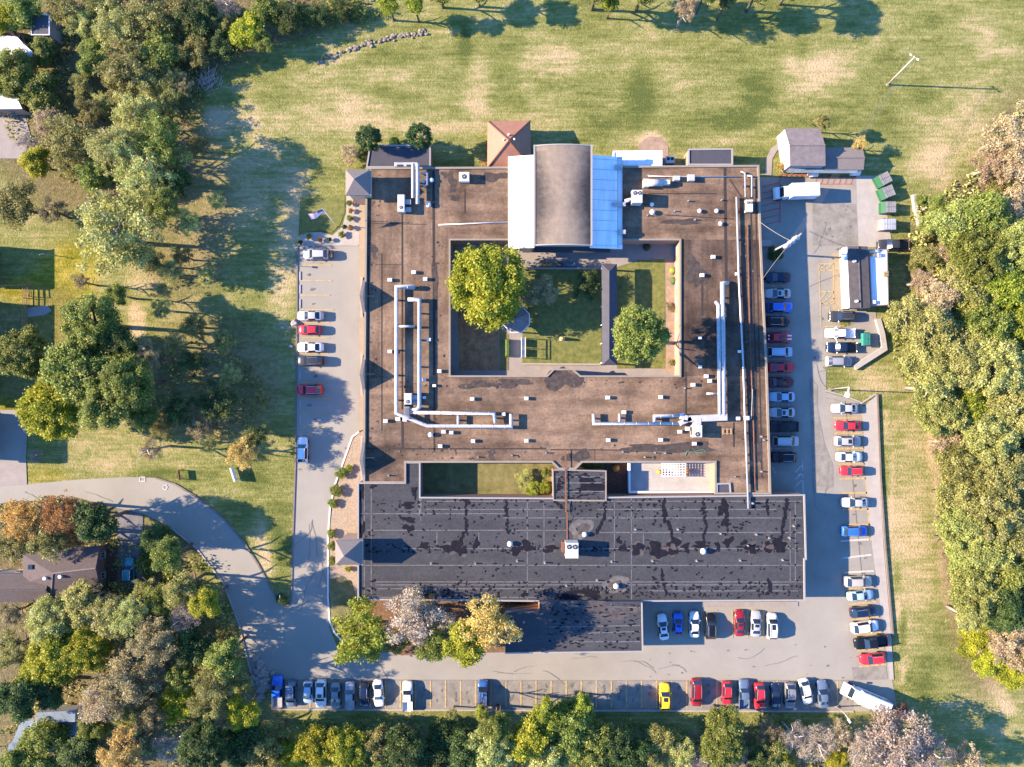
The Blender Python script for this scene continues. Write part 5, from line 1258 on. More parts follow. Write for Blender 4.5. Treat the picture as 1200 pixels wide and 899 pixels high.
def vehicle_meshes(kind):
    if kind in VM: return VM[kind]
    st, cowl, top, rtop, rbase = PROF[kind]; Rg = [ring(s) for s in st]; n = 11
    body, ws, rw, sl, sr, bed = MB(), MB(), MB(), MB(), MB(), MB()
    for i in range(len(st) - 1):
        for j in range(n - 1):
            f = [Rg[i][j], Rg[i][j + 1], Rg[i + 1][j + 1], Rg[i + 1][j]]
            t = body
            if i == cowl and 3 <= j <= 6: t = ws
            elif i == rbase - 1 and 3 <= j <= 6: t = rw
            elif top <= i < rtop and j == 2: t = sl
            elif top <= i < rtop and j == 7: t = sr
            elif kind == 'pickup' and i >= 8 and i < 10 and 2 <= j <= 7: t = bed
            t.face(f)
    body.face(Rg[0][::-1]); body.face(Rg[-1]); 
    def mk(b, nm, smooth=True):
        me = bpy.data.meshes.new(nm); 
        # weld
        key = {}; vv = []; ff = []
        for f in b.f:
            g = []
            for k in f:
                c = tuple(round(q, 4) for q in b.v[k])
                if c not in key: key[c] = len(vv); vv.append(c)
                if key[c] not in g: g.append(key[c])
            if len(g) > 2: ff.append(g)
        me.from_pydata(vv, [], ff); me.polygons.foreach_set('use_smooth', [smooth] * len(ff)); me.update(); return me
    out = [('body', mk(body, 'body'), 'paint'), ('windscreen', mk(ws, 'windscreen'), 'glass'), ('rear_window', mk(rw, 'rear_window'), 'glass'), ('side_window', mk(sl, 'side_window'), 'glass'), ('side_window', mk(sr, 'side_window'), 'glass')]
    if kind == 'pickup': out.append(('load_bed', mk(bed, 'load_bed', False), 'bed'))
    xf, xr = st[0][0], st[-1][0]; L = xf - xr; W = max(s[1] for s in st)
    for sx in (xf - L * .19, xr + L * .20):
        for sy in (1, -1):
            b = MB(); b.tube([(sx, sy * (W - .2), .33), (sx, sy * (W + .02), .33)], .34, 14); b.tube([(sx, sy * (W - .02), .33), (sx, sy * (W + .035), .33)], .2, 10, 1)
            me = mk(b, 'wheel', False); out.append(('wheel', me, 'tyre'))
    for sy in (1, -1):
        b = MB(); s1 = st[1]; b.bbox((s1[0] - .02, sy * s1[1] * .76, s1[2] - .05), (.24, .26, .12)); out.append(('headlight', mk(b, 'headlight', False), 'lamp'))
        s2 = st[-2]; b = MB(); b.bbox((s2[0] - .02, sy * s2[1] * .84, s2[2] - .06), (.14, .24, .2)); out.append(('taillight', mk(b, 'taillight', False), 'taillight'))
        s3 = st[cowl]; b = MB(); b.bbox((s3[0] - .25, sy * (s3[1] + .08), s3[2] + .06), (.12, .2, .14)); out.append(('wing_mirror', mk(b, 'wing_mirror', False), 'paint'))
    for nm, me, k in out: me.materials.append(M['trim'])
    VM[kind] = out; return out
def sunroof_mesh(kind):
    if ('s', kind) in VM: return VM[('s', kind)]
    st, cowl, top, rtop, rbase = PROF[kind]; a, c = st[top], st[top + 1]
    b = MB(); x1, x0 = a[0] - .12, c[0] - .02
    f = lambda x: a[3] + (c[3] - a[3]) * (a[0] - x) / (a[0] - c[0])
    b.face([(x0, -.38, f(x0) + .02), (x1, -.38, f(x1) + .02), (x1, .38, f(x1) + .02), (x0, .38, f(x0) + .02)])
    me = bpy.data.meshes.new('sunroof'); me.from_pydata(b.v, [], b.f); me.materials.append(M['glass']); VM[('s', kind)] = me; return me
def rails_mesh(kind):
    if ('r', kind) in VM: return VM[('r', kind)]
    st, cowl, top, rtop, rbase = PROF[kind]; b = MB()
    for s in (1,): b.tube([(st[top][0] - .1, s * .62, st[top][3] + .05), (st[top + 1][0], s * .64, st[top + 1][3] + .06), (st[rtop][0] + .1, s * .61, st[rtop][3] + .05)], .035, 5)
    me = bpy.data.meshes.new('roof_rail'); me.from_pydata(b.v, [], b.f); me.materials.append(M['chrome']); VM[('r', kind)] = me; return me
CATS = dict(sedan='car', suv='SUV', hatch='car', van='van', pickup='pickup truck')
NM = dict(sedan='parked_sedan', suv='parked_suv', hatch='parked_hatchback', van='parked_minivan', pickup='parked_pickup')
def car(x, y, head, kind, colour, label, group, sun=False, scale=1.0, bed='trim'):
    p = P(x, y, .9); p.z = .07
    th = thing(NM[kind], label, CATS[kind], p, R(head), group)
    th.scale = (scale, scale * .98, scale)
    for nm, me, k in vehicle_meshes(kind):
        o = bpy.data.objects.new(nm, me); COL.objects.link(o); o.parent = th
        o.material_slots[0].link = 'OBJECT'
        o.material_slots[0].material = paint(colour) if k == 'paint' else (M[bed] if k == 'bed' and bed in M else paint(bed) if k == 'bed' else M[k])
    if sun:
        o = bpy.data.objects.new('sunroof', sunroof_mesh(kind)); COL.objects.link(o); o.parent = th
    if kind in ('suv', 'van') and colour not in ('yellow',):
        for s in (1, -1): o = bpy.data.objects.new('roof_rail', rails_mesh(kind)); COL.objects.link(o); o.parent = th; o.scale = (1, s, 1)
    return th
G1, G2, G3, G4, G5 = 'cars parked in the left lot', 'cars in the shaded row along the right wall', 'cars in the sunny right-hand stalls', 'cars in the bottom row', 'cars in front of the long black wing'
c0 = car(370, 298, 180, 'suv', 'silver', 'silver SUV with a loaded rear carrier, topmost in the left lot', G1)
b = MB(); b.box((-2.75, 0, .55), (.7, 1.5, .08)); b.build('hitch_carrier', 'steel_dark', c0, local=True)
b = MB(); b.bbox((-2.75, .25, .85), (.5, .7, .5)); b.bbox((-2.8, -.4, .8), (.4, .4, .4)); b.build('carrier_load', 'wood', c0, local=True)
for a in [
 (363.5, 370, 180, 'sedan', 'silver', 'pale silver sedan above the red hatchback in the left lot'),
 (362.5, 386.5, 180, 'hatch', 'red', 'red hatchback between two pale sedans in the left lot'),
 (363.5, 407, 180, 'sedan', 'white', 'white sedan just above the dark SUV in the left lot'),
 (363.5, 423, 180, 'suv', 'charcoal', 'dark grey SUV below the white sedan in the left lot'),
 (362.5, 457, 180, 'suv', 'red', 'red SUV standing alone, lowest of the left lot stalls'),
 (354.5, 527.5, 90, 'suv', 'white', 'white SUV parked lengthwise along the left drive')]: car(*a, G1)
for a in [
 (911.5, 325, 180, 'sedan', 'navy', 'dark navy sedan, topmost of the shaded right row'),
 (911.5, 344, 180, 'sedan', 'silver', 'silver sedan with sunroof above the bright blue SUV', True),
 (914, 360, 0, 'suv', 'blue', 'bright blue SUV in the shaded right row'),
 (910.5, 377, 0, 'suv', 'black', 'black SUV below the bright blue SUV'),
 (914, 395.5, 0, 'hatch', 'red', 'red hatchback with pale painted stripes and a sunroof in the shaded row', True, 1.08),
 (914, 412.5, 0, 'van', 'lightblue', 'pale blue minivan between two red cars in the shade', False, .93),
 (916, 430.5, 0, 'sedan', 'red', 'bright red sedan just below the pale blue minivan'),
 (915, 448, 0, 'sedan', 'maroon', 'dark maroon sedan with sunroof in the shaded row', True),
 (916.5, 465, 180, 'sedan', 'lightblue', 'pale blue-white sedan below the maroon sedan'),
 (916.5, 483.5, 180, 'sedan', 'silver', 'silver sedan with sunroof above the black pickup', True),
 (918, 500, 180, 'pickup', 'black', 'black pickup in the shaded row along the right wall', False, .97),
 (921, 517, 0, 'van', 'silver', 'silver minivan below the black pickup in the shade', False, .95),
 (918, 536, 180, 'suv', 'black', 'black SUV at the lower end of the shaded row')]: car(*a[:6], G2, *a[6:])
c0 = [a for a in COL.objects if a.get('label', '').startswith('red hatchback with pale')][0]
b = MB()
for s in (-.3, .3): b.box((1.5, s, .97), (.8, .25, .02)); b.box((-1.9, s, 1.0), (.3, .25, .02))
b.build('reflections', 'white', c0, local=True)  # white slabs painted on as reflections over bonnet and tail
car(987, 370.5, 180, 'suv', 'charcoal', 'black SUV just below the garage', 'cars by the garage')
car(985, 390.5, 180, 'pickup', 'white', 'white covered pickup beside the teal bin', 'cars by the garage', scale=.92, bed='white')
car(986.5, 407, 180, 'pickup', 'navy', 'dark navy pickup below the white pickup near the garage', 'cars by the garage', scale=.95)
car(983.5, 423.5, 0, 'suv', 'pewter', 'grey SUV with red tail lights lowest by the garage', 'cars by the garage')
car(1047, 287, 180, 'pickup', 'charcoal', 'dark pickup with its bed over the grass above the lean-to', 'cars by the garage', scale=1.0)
for a in [
 (990.5, 478.5, 180, 'sedan', 'silver', 'silver sedan topmost in the sunny right stalls'),
 (994, 499, 180, 'sedan', 'red', 'red sedan in the upper sunny right stalls'),
 (994, 517, 0, 'suv', 'silver', 'silver SUV with sunroof between the red and white sedans', True),
 (996, 535.5, 0, 'sedan', 'white', 'white sedan between the silver SUV and a red SUV'),
 (998.5, 552, 180, 'suv', 'red', 'red SUV below the white sedan in the right stalls', False, .92),
 (1002, 589, 180, 'sedan', 'silver', 'silver sedan alone between empty right stalls', False, 1.03),
 (1001.5, 622.5, 0, 'suv', 'blue', 'blue SUV alone in the middle right stalls'),
 (1006, 681.5, 1, 'suv', 'champagne', 'pale champagne SUV above the light blue sedan', False, 1.05),
 (1009, 698, 6, 'sedan', 'lightblue', 'light blue sedan in the lower right stalls'),
 (1012, 717, 6, 'suv', 'navy', 'navy SUV below the light blue sedan'),
 (1014, 734.5, 8, 'suv', 'white', 'white SUV between the navy SUV and the black pickup', False, 1.05),
 (1021, 752.5, 188, 'pickup', 'black', 'black pickup with covered bed in the lower right stalls', False, 1.05, 'black'),
 (1023, 772, 186, 'suv', 'red', 'bright red SUV at the lowest right-hand stall')]: car(*a[:6], G3, *a[6:])
for a in [
 (777, 735, 97, 'sedan', 'white', 'white sedan with sunroof nearest the front block', True),
 (794.5, 731, 90, 'hatch', 'blue', 'small bright blue hatchback with sunroof before the black wing', True),
 (814, 732, 90, 'sedan', 'white', 'white sedan right of the small blue hatchback'),
 (833, 734, 90, 'suv', 'black', 'black SUV before the long black wing'),
 (867, 730.5, 90, 'sedan', 'darkred', 'dark red sedan with sunroof beside a silver sedan', True),
 (886, 731.5, 88, 'sedan', 'silver', 'silver sedan with sunroof right of the dark red sedan', True),
 (905, 734, 90, 'van', 'white', 'white boxy van at the right end before the black wing', True, .92)]: car(*a[:6], G5, *a[6:])
for a in [
 (325, 811, 90, 'pickup', 'blue', 'bright blue pickup with grey bed at the left end of the bottom row', False, 1.0, 'galv'),
 (341, 813.5, 270, 'van', 'bluegrey', 'blue-grey minivan right of the bright blue pickup', False, .93),
 (361, 812, 270, 'hatch', 'lightblue', 'small pale blue hatchback in the bottom row'),
 (376, 813.5, 270, 'suv', 'white', 'white SUV with dark sunroof in the bottom row', True, 1.05),
 (393, 816, 270, 'sedan', 'grey', 'grey sedan right of the white SUV with sunroof'),
 (410, 816, 90, 'pickup', 'pewter', 'pewter grey pickup in the bottom row', False, .9, 'galv'),
 (427, 814, 270, 'suv', 'navy', 'dark navy SUV with red tail lights in the bottom row', False, .95),
 (443.5, 813, 274, 'sedan', 'white', 'white sedan right of the navy SUV in the bottom row', False, 1.03),
 (477.5, 816.5, 90, 'pickup', 'white', 'white pickup standing apart in the bottom row', False, .95, 'white'),
 (566, 813.5, 90, 'van', 'midblue', 'dark blue van alone among empty bottom stalls', False, .98),
 (779, 817, 90, 'suv', 'yellow', 'yellow SUV with sunroof in the bottom row', True, 1.04),
 (816.5, 812, 270, 'van', 'darkred', 'dark red van right of the yellow SUV', False, .98),
 (852, 813, 270, 'suv', 'red', 'red SUV partly under a tree in the bottom row', False, .92),
 (872, 814, 90, 'pickup', 'bluegrey', 'blue-grey pickup between two red SUVs', False, .93, 'bluegrey'),
 (890, 816, 270, 'suv', 'red', 'bright red SUV right of the blue-grey pickup'),
 (909, 817, 90, 'sedan', 'navy', 'navy sedan in the right half of the bottom row'),
 (926, 815.5, 270, 'suv', 'grey', 'grey SUV between the navy and white cars'),
 (944.5, 811, 283, 'suv', 'white', 'white SUV parked askew in the bottom row', False, .98),
 (964.5, 814, 95, 'sedan', 'bluegrey', 'blue-grey sedan at the right end of the bottom row', False, 1.05)]: car(*a[:6], G4, *a[6:])
car(151, 669, 90, 'suv', 'teal', 'teal SUV in the shaded house driveway', 'cars at the houses')

# box truck
p = P(934, 225, 1.6); p.z = .07; tk = thing('box_truck', 'white box truck in the shaded service yard', 'truck', p, R(182))
b = MB(); b.bbox((-.95, 0, 2.0), (4.9, 2.35, 2.5), 0, 0, .08); b.build('cargo_box', 'white', tk, local=True)
def cabmesh(x0, L, w, zb, zr):
    b = MB(); pr = [(x0, .45), (x0 + L, .45), (x0 + L + .1, .9), (x0 + L - .15, zb), (x0 + L - .85, zb + .12), (x0 + L - 1.35, zr), (x0, zr)]
    for s in (-w, w): b.face([(a, s * (.88 if z >= zr else 1), z) for a, z in pr])
    for i in range(len(pr)):
        a, c = pr[i], pr[(i + 1) % len(pr)]; ka = .88 if a[1] >= zr else 1; kc = .88 if c[1] >= zr else 1
        b.face([(a[0], -w * ka, a[1]), (c[0], -w * kc, c[1]), (c[0], w * kc, c[1]), (a[0], w * ka, a[1])])
    g = MB(); a, c = pr[4], pr[5]; e = .02
    g.face([(a[0] + e, -w * .88, a[1] + .06), (a[0] + e, w * .88, a[1] + .06), (c[0] + e * 2, w * .76, c[1] - .04), (c[0] + e * 2, -w * .76, c[1] - .04)])
    return b, g
b, g = cabmesh(1.6, 2.3, 1.02, 1.35, 2.3); b.build('cab', 'white', tk, local=True); g.build('windscreen', 'glass', tk, local=True)
for sx in (3.0, -2.2):
    for s in (1, -1): b = MB(); b.tube([(sx, s * .8, .42), (sx, s * 1.1, .42)], .42, 14); b.build('wheel', 'tyre', tk, local=True)
b = MB(); b.bbox((1.42, 0, 2.55), (.5, 1.4, .5)); b.build('cooler', 'galv', tk, local=True)
for s in (1, -1): b = MB(); b.bbox((2.9, s * 1.22, 1.6), (.15, .3, .4)); b.build('wing_mirror', 'trim', tk, local=True)
# shuttle bus
p = P(1014, 818, 1.4); p.z = .07; tk = thing('shuttle_bus', 'white shuttle bus parked askew at the right end of the bottom row', 'bus', p, R(157))
b = MB(); b.bbox((-1.25, 0, 1.62), (5.8, 2.35, 2.5), 0, 0, .16); b.build('coach_body', 'white', tk, local=True)
b, g = cabmesh(1.5, 2.6, 1.05, 1.35, 2.35); b.build('cab', 'white', tk, local=True); g.build('windscreen', 'glass', tk, local=True)
for sx in (2.9, -2.6):
    for s in (1, -1): b = MB(); b.tube([(sx, s * .85, .42), (sx, s * 1.14, .42)], .42, 14); b.build('wheel', 'tyre', tk, local=True)
for s in (1, -1):
    for k in range(4): b = MB(); b.box((-3.3 + 1.3 * k, s * 1.185, 1.95), (1.05, .03, .8)); b.build('side_window', 'glass', tk, local=True)
    b = MB(); b.bbox((3.0, s * 1.3, 1.7), (.18, .35, .45)); b.build('wing_mirror', 'trim', tk, local=True)
b = MB(); b.bbox((-2.2, 0, 2.92), (1.1, .9, .14)); b.build('roof_hatch', 'coping_white', tk, local=True)
# ------------------------------------------------------------------ trees
def leaves_to_mesh(name, pos, nrm, size, lv, aspect=.62, seed=0):
    g = np.random.default_rng(seed); n = len(pos)
    nrm = nrm / np.maximum(1e-6, np.linalg.norm(nrm, axis=1, keepdims=True))
    t = g.normal(size=(n, 3)); u = np.cross(nrm, t); u /= np.maximum(1e-6, np.linalg.norm(u, axis=1, keepdims=True)); w = np.cross(nrm, u)
    s = size[:, None]
    v = np.stack([pos - u * s, pos - w * s * aspect + nrm * s * .15, pos + u * s, pos + w * s * aspect + nrm * s * .15], 1).reshape(-1, 3)
    me = bpy.data.meshes.new(name)
    me.vertices.add(4 * n); me.vertices.foreach_set('co', v.ravel().astype(np.float32))
    me.loops.add(4 * n); me.loops.foreach_set('vertex_index', np.arange(4 * n, dtype=np.int32))
    me.polygons.add(n); me.polygons.foreach_set('loop_start', np.arange(0, 4 * n, 4, dtype=np.int32))
    me.update(calc_edges=True)
    a = me.attributes.new('lv', 'FLOAT', 'FACE'); a.data.foreach_set('value', np.clip(lv, 0, 1).astype(np.float32))
    me.materials.append(M['bark']); return me
def crown(seed, ncl, nleaf, leaf, rc=(.2, .36), spread=.78, hollow=.5, outw=.8, zmin=-.55, lobes=.22):
    g = np.random.default_rng(seed)
    d = g.normal(size=(ncl * 3, 3)); d /= np.linalg.norm(d, axis=1, keepdims=True); d = d[d[:, 2] > zmin][:ncl]; ncl = len(d)
    an = np.arctan2(d[:, 1], d[:, 0]); ph = g.uniform(0, 6.28, 4)
    lob = 1 + lobes * (np.sin(3 * an + ph[0]) * .6 + np.sin(5 * an + ph[1]) * .5 + np.sin(2 * an + ph[2]) * .4)
    rad = (hollow + (1 - hollow) * g.random(ncl) ** .6) * spread * lob
    c = d * rad[:, None]; r = g.uniform(*rc, ncl); k = g.choice(ncl, nleaf, p=r ** 2 / np.sum(r ** 2))
    o = g.normal(size=(nleaf, 3)); o /= np.linalg.norm(o, axis=1, keepdims=True); o[:, 2] = np.where((o[:, 2] < -.3) & (g.random(nleaf) < .6), -o[:, 2], o[:, 2])
    pos = c[k] + o * (r[k] * (.45 + .75 * g.random(nleaf)))[:, None] * np.array([1, 1, .8]) + g.normal(size=(nleaf, 3)) * .035
    nrm = o * outw * .55 + g.normal(size=(nleaf, 3)) * .75 + np.array([-.38, 0, .42])
    cl = g.random(ncl)
    lv = cl[k] * .45 + g.random(nleaf) * .55
    size = leaf * np.clip(np.exp(g.normal(-.05, .38, nleaf)), .45, 1.7)
    return pos, nrm, size, lv
CROWNS = {}
def crowns():
    D = [crown(10 + i, 90, 18000, .037, (.13, .25), .82, .45, .8, -.35) for i in range(4)]
    DF = [crown(40 + i, 170, 30000, .0285, (.09, .18), .88, .5, .8, -.35, .1) for i in range(3)]     # big crowns, finer leaf
    L = [crown(20 + i, 90, 8500, .0345, (.10, .22), .9, .3, .4, -.5, .3) for i in range(4)]
    E = [crown(30 + i, 170, 16000, .036, (.09, .16), .86, .7, 1.0, -.8, .07) for i in range(2)]
    F = [crown(50 + i, 130, 11000, .028, (.07, .18), .92, .25, .3, -.5, .32) for i in range(3)]      # feathery
    for k, A in (('D', D), ('G', DF), ('L', L), ('E', E), ('F', F)):
        CROWNS[k] = [leaves_to_mesh('crown', *a, seed=i) for i, a in enumerate(A)]
    # bare twiggy crowns: branches with a few dry leaves
    CROWNS['B'] = []; NL = 7000
    for i in range(4):
        q = random.Random(70 + i); b = MB(); tips = []
        def grow(p, d, L, r, lev):
            e = p + d * L; b.tube([p, e], r, 3, 0, r * .6)
            if lev == 0: tips.append(e); return
            for k in range(2 if lev > 4 else 3):
                nd = (d + Vector((q.gauss(0, .55), q.gauss(0, .55), q.gauss(.12, .35)))).normalized()
                grow(p.lerp(e, q.uniform(.45, 1)), nd, L * q.uniform(.62, .8), max(r * .62, .0035), lev - 1)
        for k in range(6):
            a = k * 1.05 + q.random() * .6
            grow(Vector((0, 0, -.75)), Vector((math.cos(a) * .62, math.sin(a) * .62, .8)).normalized(), .5, .014, 5)
        me = bpy.data.meshes.new('crown'); v = np.array(b.v); v /= max(1, np.percentile(np.linalg.norm(v[:, :2], axis=1), 97))
        g = np.random.default_rng(i); tp = np.array([list(t) for t in tips]) / max(1, np.percentile(np.linalg.norm(np.array(b.v)[:, :2], axis=1), 97))
        ks = g.integers(0, len(tp), NL); pos = tp[ks] + g.normal(size=(NL, 3)) * .06; nr = g.normal(size=(NL, 3)) + np.array([0, 0, .4])
        n0 = len(v); u = np.cross(nr, g.normal(size=(NL, 3))); u /= np.linalg.norm(u, axis=1, keepdims=True); nn = nr / np.linalg.norm(nr, axis=1, keepdims=True); w = np.cross(nn, u)
        sz = .021 * g.uniform(.5, 1.3, NL)[:, None]
        lf = np.stack([pos - u * sz, pos - w * sz * .6, pos + u * sz, pos + w * sz * .6], 1).reshape(-1, 3)
        faces = b.f + [[n0 + 4 * j + m for m in range(4)] for j in range(NL)]
        me.from_pydata([tuple(x) for x in np.concatenate([v, lf])], [], faces)
        a = me.attributes.new('lv', 'FLOAT', 'FACE'); nb_ = len(b.f)
        a.data.foreach_set('value', np.concatenate([g.uniform(.25, .75, nb_), g.random(NL)]).astype(np.float32))
        me.materials.append(M['bark']); CROWNS['B'].append(me)
crowns()
TRUNKS = []
for i in range(3):
    q = random.Random(90 + i); b = MB()
    b.tube([(0, 0, 0), (q.gauss(0, .01), q.gauss(0, .01), .3), (q.gauss(0, .02), q.gauss(0, .02), .62), (q.gauss(0, .03), q.gauss(0, .03), .9)], .034, 8, 0, .010)
    for k in range(7):
        a = k * 2.4 + q.random(); z = .34 + .07 * k; L = q.uniform(.2, .32)
        b.tube([(0, 0, z), (L * .5 * math.cos(a), L * .5 * math.sin(a), z + .12), (L * math.cos(a + .2), L * math.sin(a + .2), z + .2)], .019, 5, 0, .005)
    me = bpy.data.meshes.new('trunk'); me.from_pydata(b.v, [], b.f); me.polygons.foreach_set('use_smooth', [True] * len(b.f)); me.materials.append(M['bark']); TRUNKS.append(me)
LEAF = {
 'green': leafmat('leaf_green', (.070, .100, .020), (.235, .275, .056), (.44, .43, .12)),
 'sage': leafmat('leaf_sage', (.13, .155, .04), (.37, .40, .11), (.56, .55, .22)),
 'dark': leafmat('leaf_dark', (0.024, 0.046, 0.016), (0.091, 0.140, 0.037), (0.195, 0.232, 0.061)),
 'bright': leafmat('leaf_bright', (.10, .14, .014), (.31, .35, .042), (.5, .48, .09)),
 'lime': leafmat('leaf_lime', (0.122, 0.159, 0.012), (0.378, 0.378, 0.029), (0.610, 0.512, 0.073)),
 'olive': leafmat('leaf_olive', (.085, .09, .026), (.30, .285, .088), (.5, .44, .17)),
 'pale': leafmat('leaf_pale', (.15, .165, .05), (.43, .44, .135), (.62, .58, .28)),
 'tan': leafmat('leaf_tan', (0.194, 0.151, 0.082), (0.475, 0.377, 0.227), (0.734, 0.594, 0.389)),
 'gold': leafmat('leaf_gold', (0.238, 0.161, 0.039), (0.561, 0.410, 0.129), (0.750, 0.626, 0.259)),
 'goldgreen': leafmat('leaf_goldgreen', (0.104, 0.146, 0.012), (0.354, 0.354, 0.029), (0.671, 0.512, 0.110)),
 'orange': leafmat('leaf_orange', (0.184, 0.098, 0.030), (0.475, 0.271, 0.082), (0.712, 0.454, 0.161)),
 'pink': leafmat('leaf_pink', (.18, .142, .11), (.43, .355, .275), (.60, .51, .42)),
 'brown': leafmat('leaf_brown', (.11, .09, .042), (.33, .275, .135), (.50, .42, .24)),
 'grey': leafmat('leaf_grey', (0.151, 0.129, 0.107), (0.367, 0.325, 0.271), (0.605, 0.540, 0.465)),
 'bronze': leafmat('leaf_bronze', (0.151, 0.065, 0.043), (0.367, 0.184, 0.120), (0.540, 0.303, 0.194)),
 'conifer': leafmat('leaf_conifer', (0.014, 0.039, 0.011), (0.048, 0.104, 0.022), (0.107, 0.184, 0.039), trans=.08),
}
WORD = {'sage': 'pale sage-green leafy', 'green': 'mid-green leafy', 'dark': 'dark green leafy', 'bright': 'bright green leafy', 'lime': 'yellow-green leafy', 'olive': 'olive-brown leafy', 'pale': 'pale grey-green feathery', 'tan': 'tan dry-leaved', 'gold': 'golden-leaved', 'goldgreen': 'golden green', 'orange': 'orange autumn', 'pink': 'pinkish tan twiggy', 'brown': 'brown thin-leaved', 'grey': 'grey bare-branched', 'bronze': 'reddish', 'conifer': 'dark clipped evergreen'}
tcount = 0
def tree(x, y, r, col, kind=None, h=None, label=None, cat='tree', group=None, zs=None):
    global tcount
    if kind is None: kind = {'tan': 'F', 'pale': 'F', 'pink': 'B', 'grey': 'B', 'brown': 'F', 'conifer': 'E', 'olive': 'L', 'gold': 'F', 'bronze': 'F'}.get(col, 'D')
    if kind == 'D' and r >= 30: kind = 'G'
    q = random.Random(int(x * 31 + y * 17)); rm = r * S
    if h is None: h = min(13.5, 1.55 * rm + 2.6) * q.uniform(.9, 1.1)
    rz = zs or min(rm * (.7 if cat == 'tree' else .85), h * .44); zc = h - rz * .92
    p = P(x, y, zc); rm *= (1 - zc / H); p.z = 0
    nm = {'shrub': 'shrub', 'bush': 'shrub'}.get(cat, 'bare_tree' if kind == 'B' else 'evergreen_tree' if kind == 'E' else 'broadleaf_tree')
    th = thing(nm, label or 'tree', cat, p, 0, group)
    me = CROWNS[kind][tcount % len(CROWNS[kind])]; tcount += 1
    o = bpy.data.objects.new('crown', me); COL.objects.link(o); o.parent = th
    o.location = (0, 0, zc); o.scale = (rm, rm * q.uniform(.9, 1.08), rz); o.rotation_euler = (0, 0, q.random() * 6.28)
    o.material_slots[0].link = 'OBJECT'; o.material_slots[0].material = LEAF[col]
    t = bpy.data.objects.new('trunk', TRUNKS[tcount % 3]); COL.objects.link(t); t.parent = th
    k = min(h, 2.2 * rm + 2); t.scale = (k, k, h * .95); t.rotation_euler = (0, 0, q.random() * 6.28)
    t.material_slots[0].link = 'OBJECT'; t.material_slots[0].material = M['bark_pale'] if kind == 'B' or col in ('pale', 'tan') else M['bark']
    return th

def wood(zone, group, lst, order, tall=1.55, cap=13.5):
    """label every tree by its look and its rank among the trees of that look in its wood"""
    lst = sorted(lst, key=lambda a: a[1] if order == 'y' else a[0]); cnt = {}; tot = {}
    key = lambda a: (a[3], 'small' if a[2] < 16 else 'large' if a[2] >= 30 else 'medium')
    for a in lst: tot[key(a)] = tot.get(key(a), 0) + 1
    for a in lst:
        k = key(a); cnt[k] = cnt.get(k, 0) + 1
        pos = 'from the top' if order == 'y' else 'from the left'
        lab = f"{k[1]} {WORD[a[3]]} tree {zone}" + (f", {ORDW[cnt[k]-1]} such {pos}" if tot[k] > 1 else '')
        kd = a[4] if len(a) > 4 else None; hh = a[5] if len(a) > 5 else min(cap, tall * a[2] * S + 2.8) * random.Random(a[0] + a[1]).uniform(.9, 1.1)
        if zone == 'in the top left wood' and a[1] < 128 and len(a) < 6: hh = 2.3 + .9 * a[2] * S
        tree(*a[:4], kd, hh, label=lab, group=group)

NW = [(28, 15, 24, 'green'), (14, 88, 30, 'green'), (8, 22, 22, 'lime'), (50, 60, 17, 'green'), (48, 112, 24, 'green'), (78, 10, 24, 'olive'), (100, 30, 20, 'pale'), (135, 33, 30, 'pale'), (170, 28, 28, 'olive'), (186, 62, 26, 'green'), (150, 78, 34, 'olive'),
      (170, 100, 24, 'pale'), (110, 68, 20, 'green'), (58, 145, 20, 'tan'), (78, 163, 32, 'olive'), (42, 190, 18, 'lime'), (36, 165, 18, 'grey'), (158, 138, 30, 'pale'), (188, 165, 30, 'green', 'L', 11), (132, 175, 30, 'pale', 'F', 12), (165, 200, 36, 'pale', 'F', 12), (112, 205, 24, 'green'), (208, 185, 18, 'pale'),
      (142, 275, 54, 'pale', 'F', 13), (192, 240, 22, 'green', None, 11.5), (16, 240, 26, 'olive'), (62, 248, 18, 'brown'), (232, 22, 24, 'dark'), (228, 62, 20, 'olive'), (260, 55, 16, 'dark'), (290, 38, 22, 'lime'), (312, 12, 20, 'green'), (266, 6, 20, 'grey'), (212, 12, 22, 'olive'), (338, 22, 20, 'dark', 'L', 5), (308, 48, 14, 'green', 'L', 5), (372, 16, 16, 'dark', 'L', 4), (400, 10, 14, 'dark', 'L', 3.5),
      (105, 130, 16, 'olive'), (120, 120, 14, 'pale'), (198, 115, 20, 'olive'), (90, 200, 14, 'olive'), (140, 108, 20, 'olive'), (200, 90, 16, 'pale'), (205, 215, 20, 'dark'), (95, 100, 14, 'olive'), (215, 100, 14, 'brown'), (260, 28, 14, 'olive'), (125, 5, 22, 'olive'), (222, 262, 15, 'pale', 'F', 6), (214, 300, 13, 'olive', 'F', 5.5), (242, 325, 13, 'pale', 'F', 5), (200, 318, 16, 'pale', 'F', 6), (180, 308, 16, 'olive', 'F', 6), (232, 170, 13, 'olive', 'F', 5), (255, 235, 12, 'pale', 'F', 4.5)]
wood('in the top left wood', 'trees of the top left wood', NW, 'y', 1.3, 10)
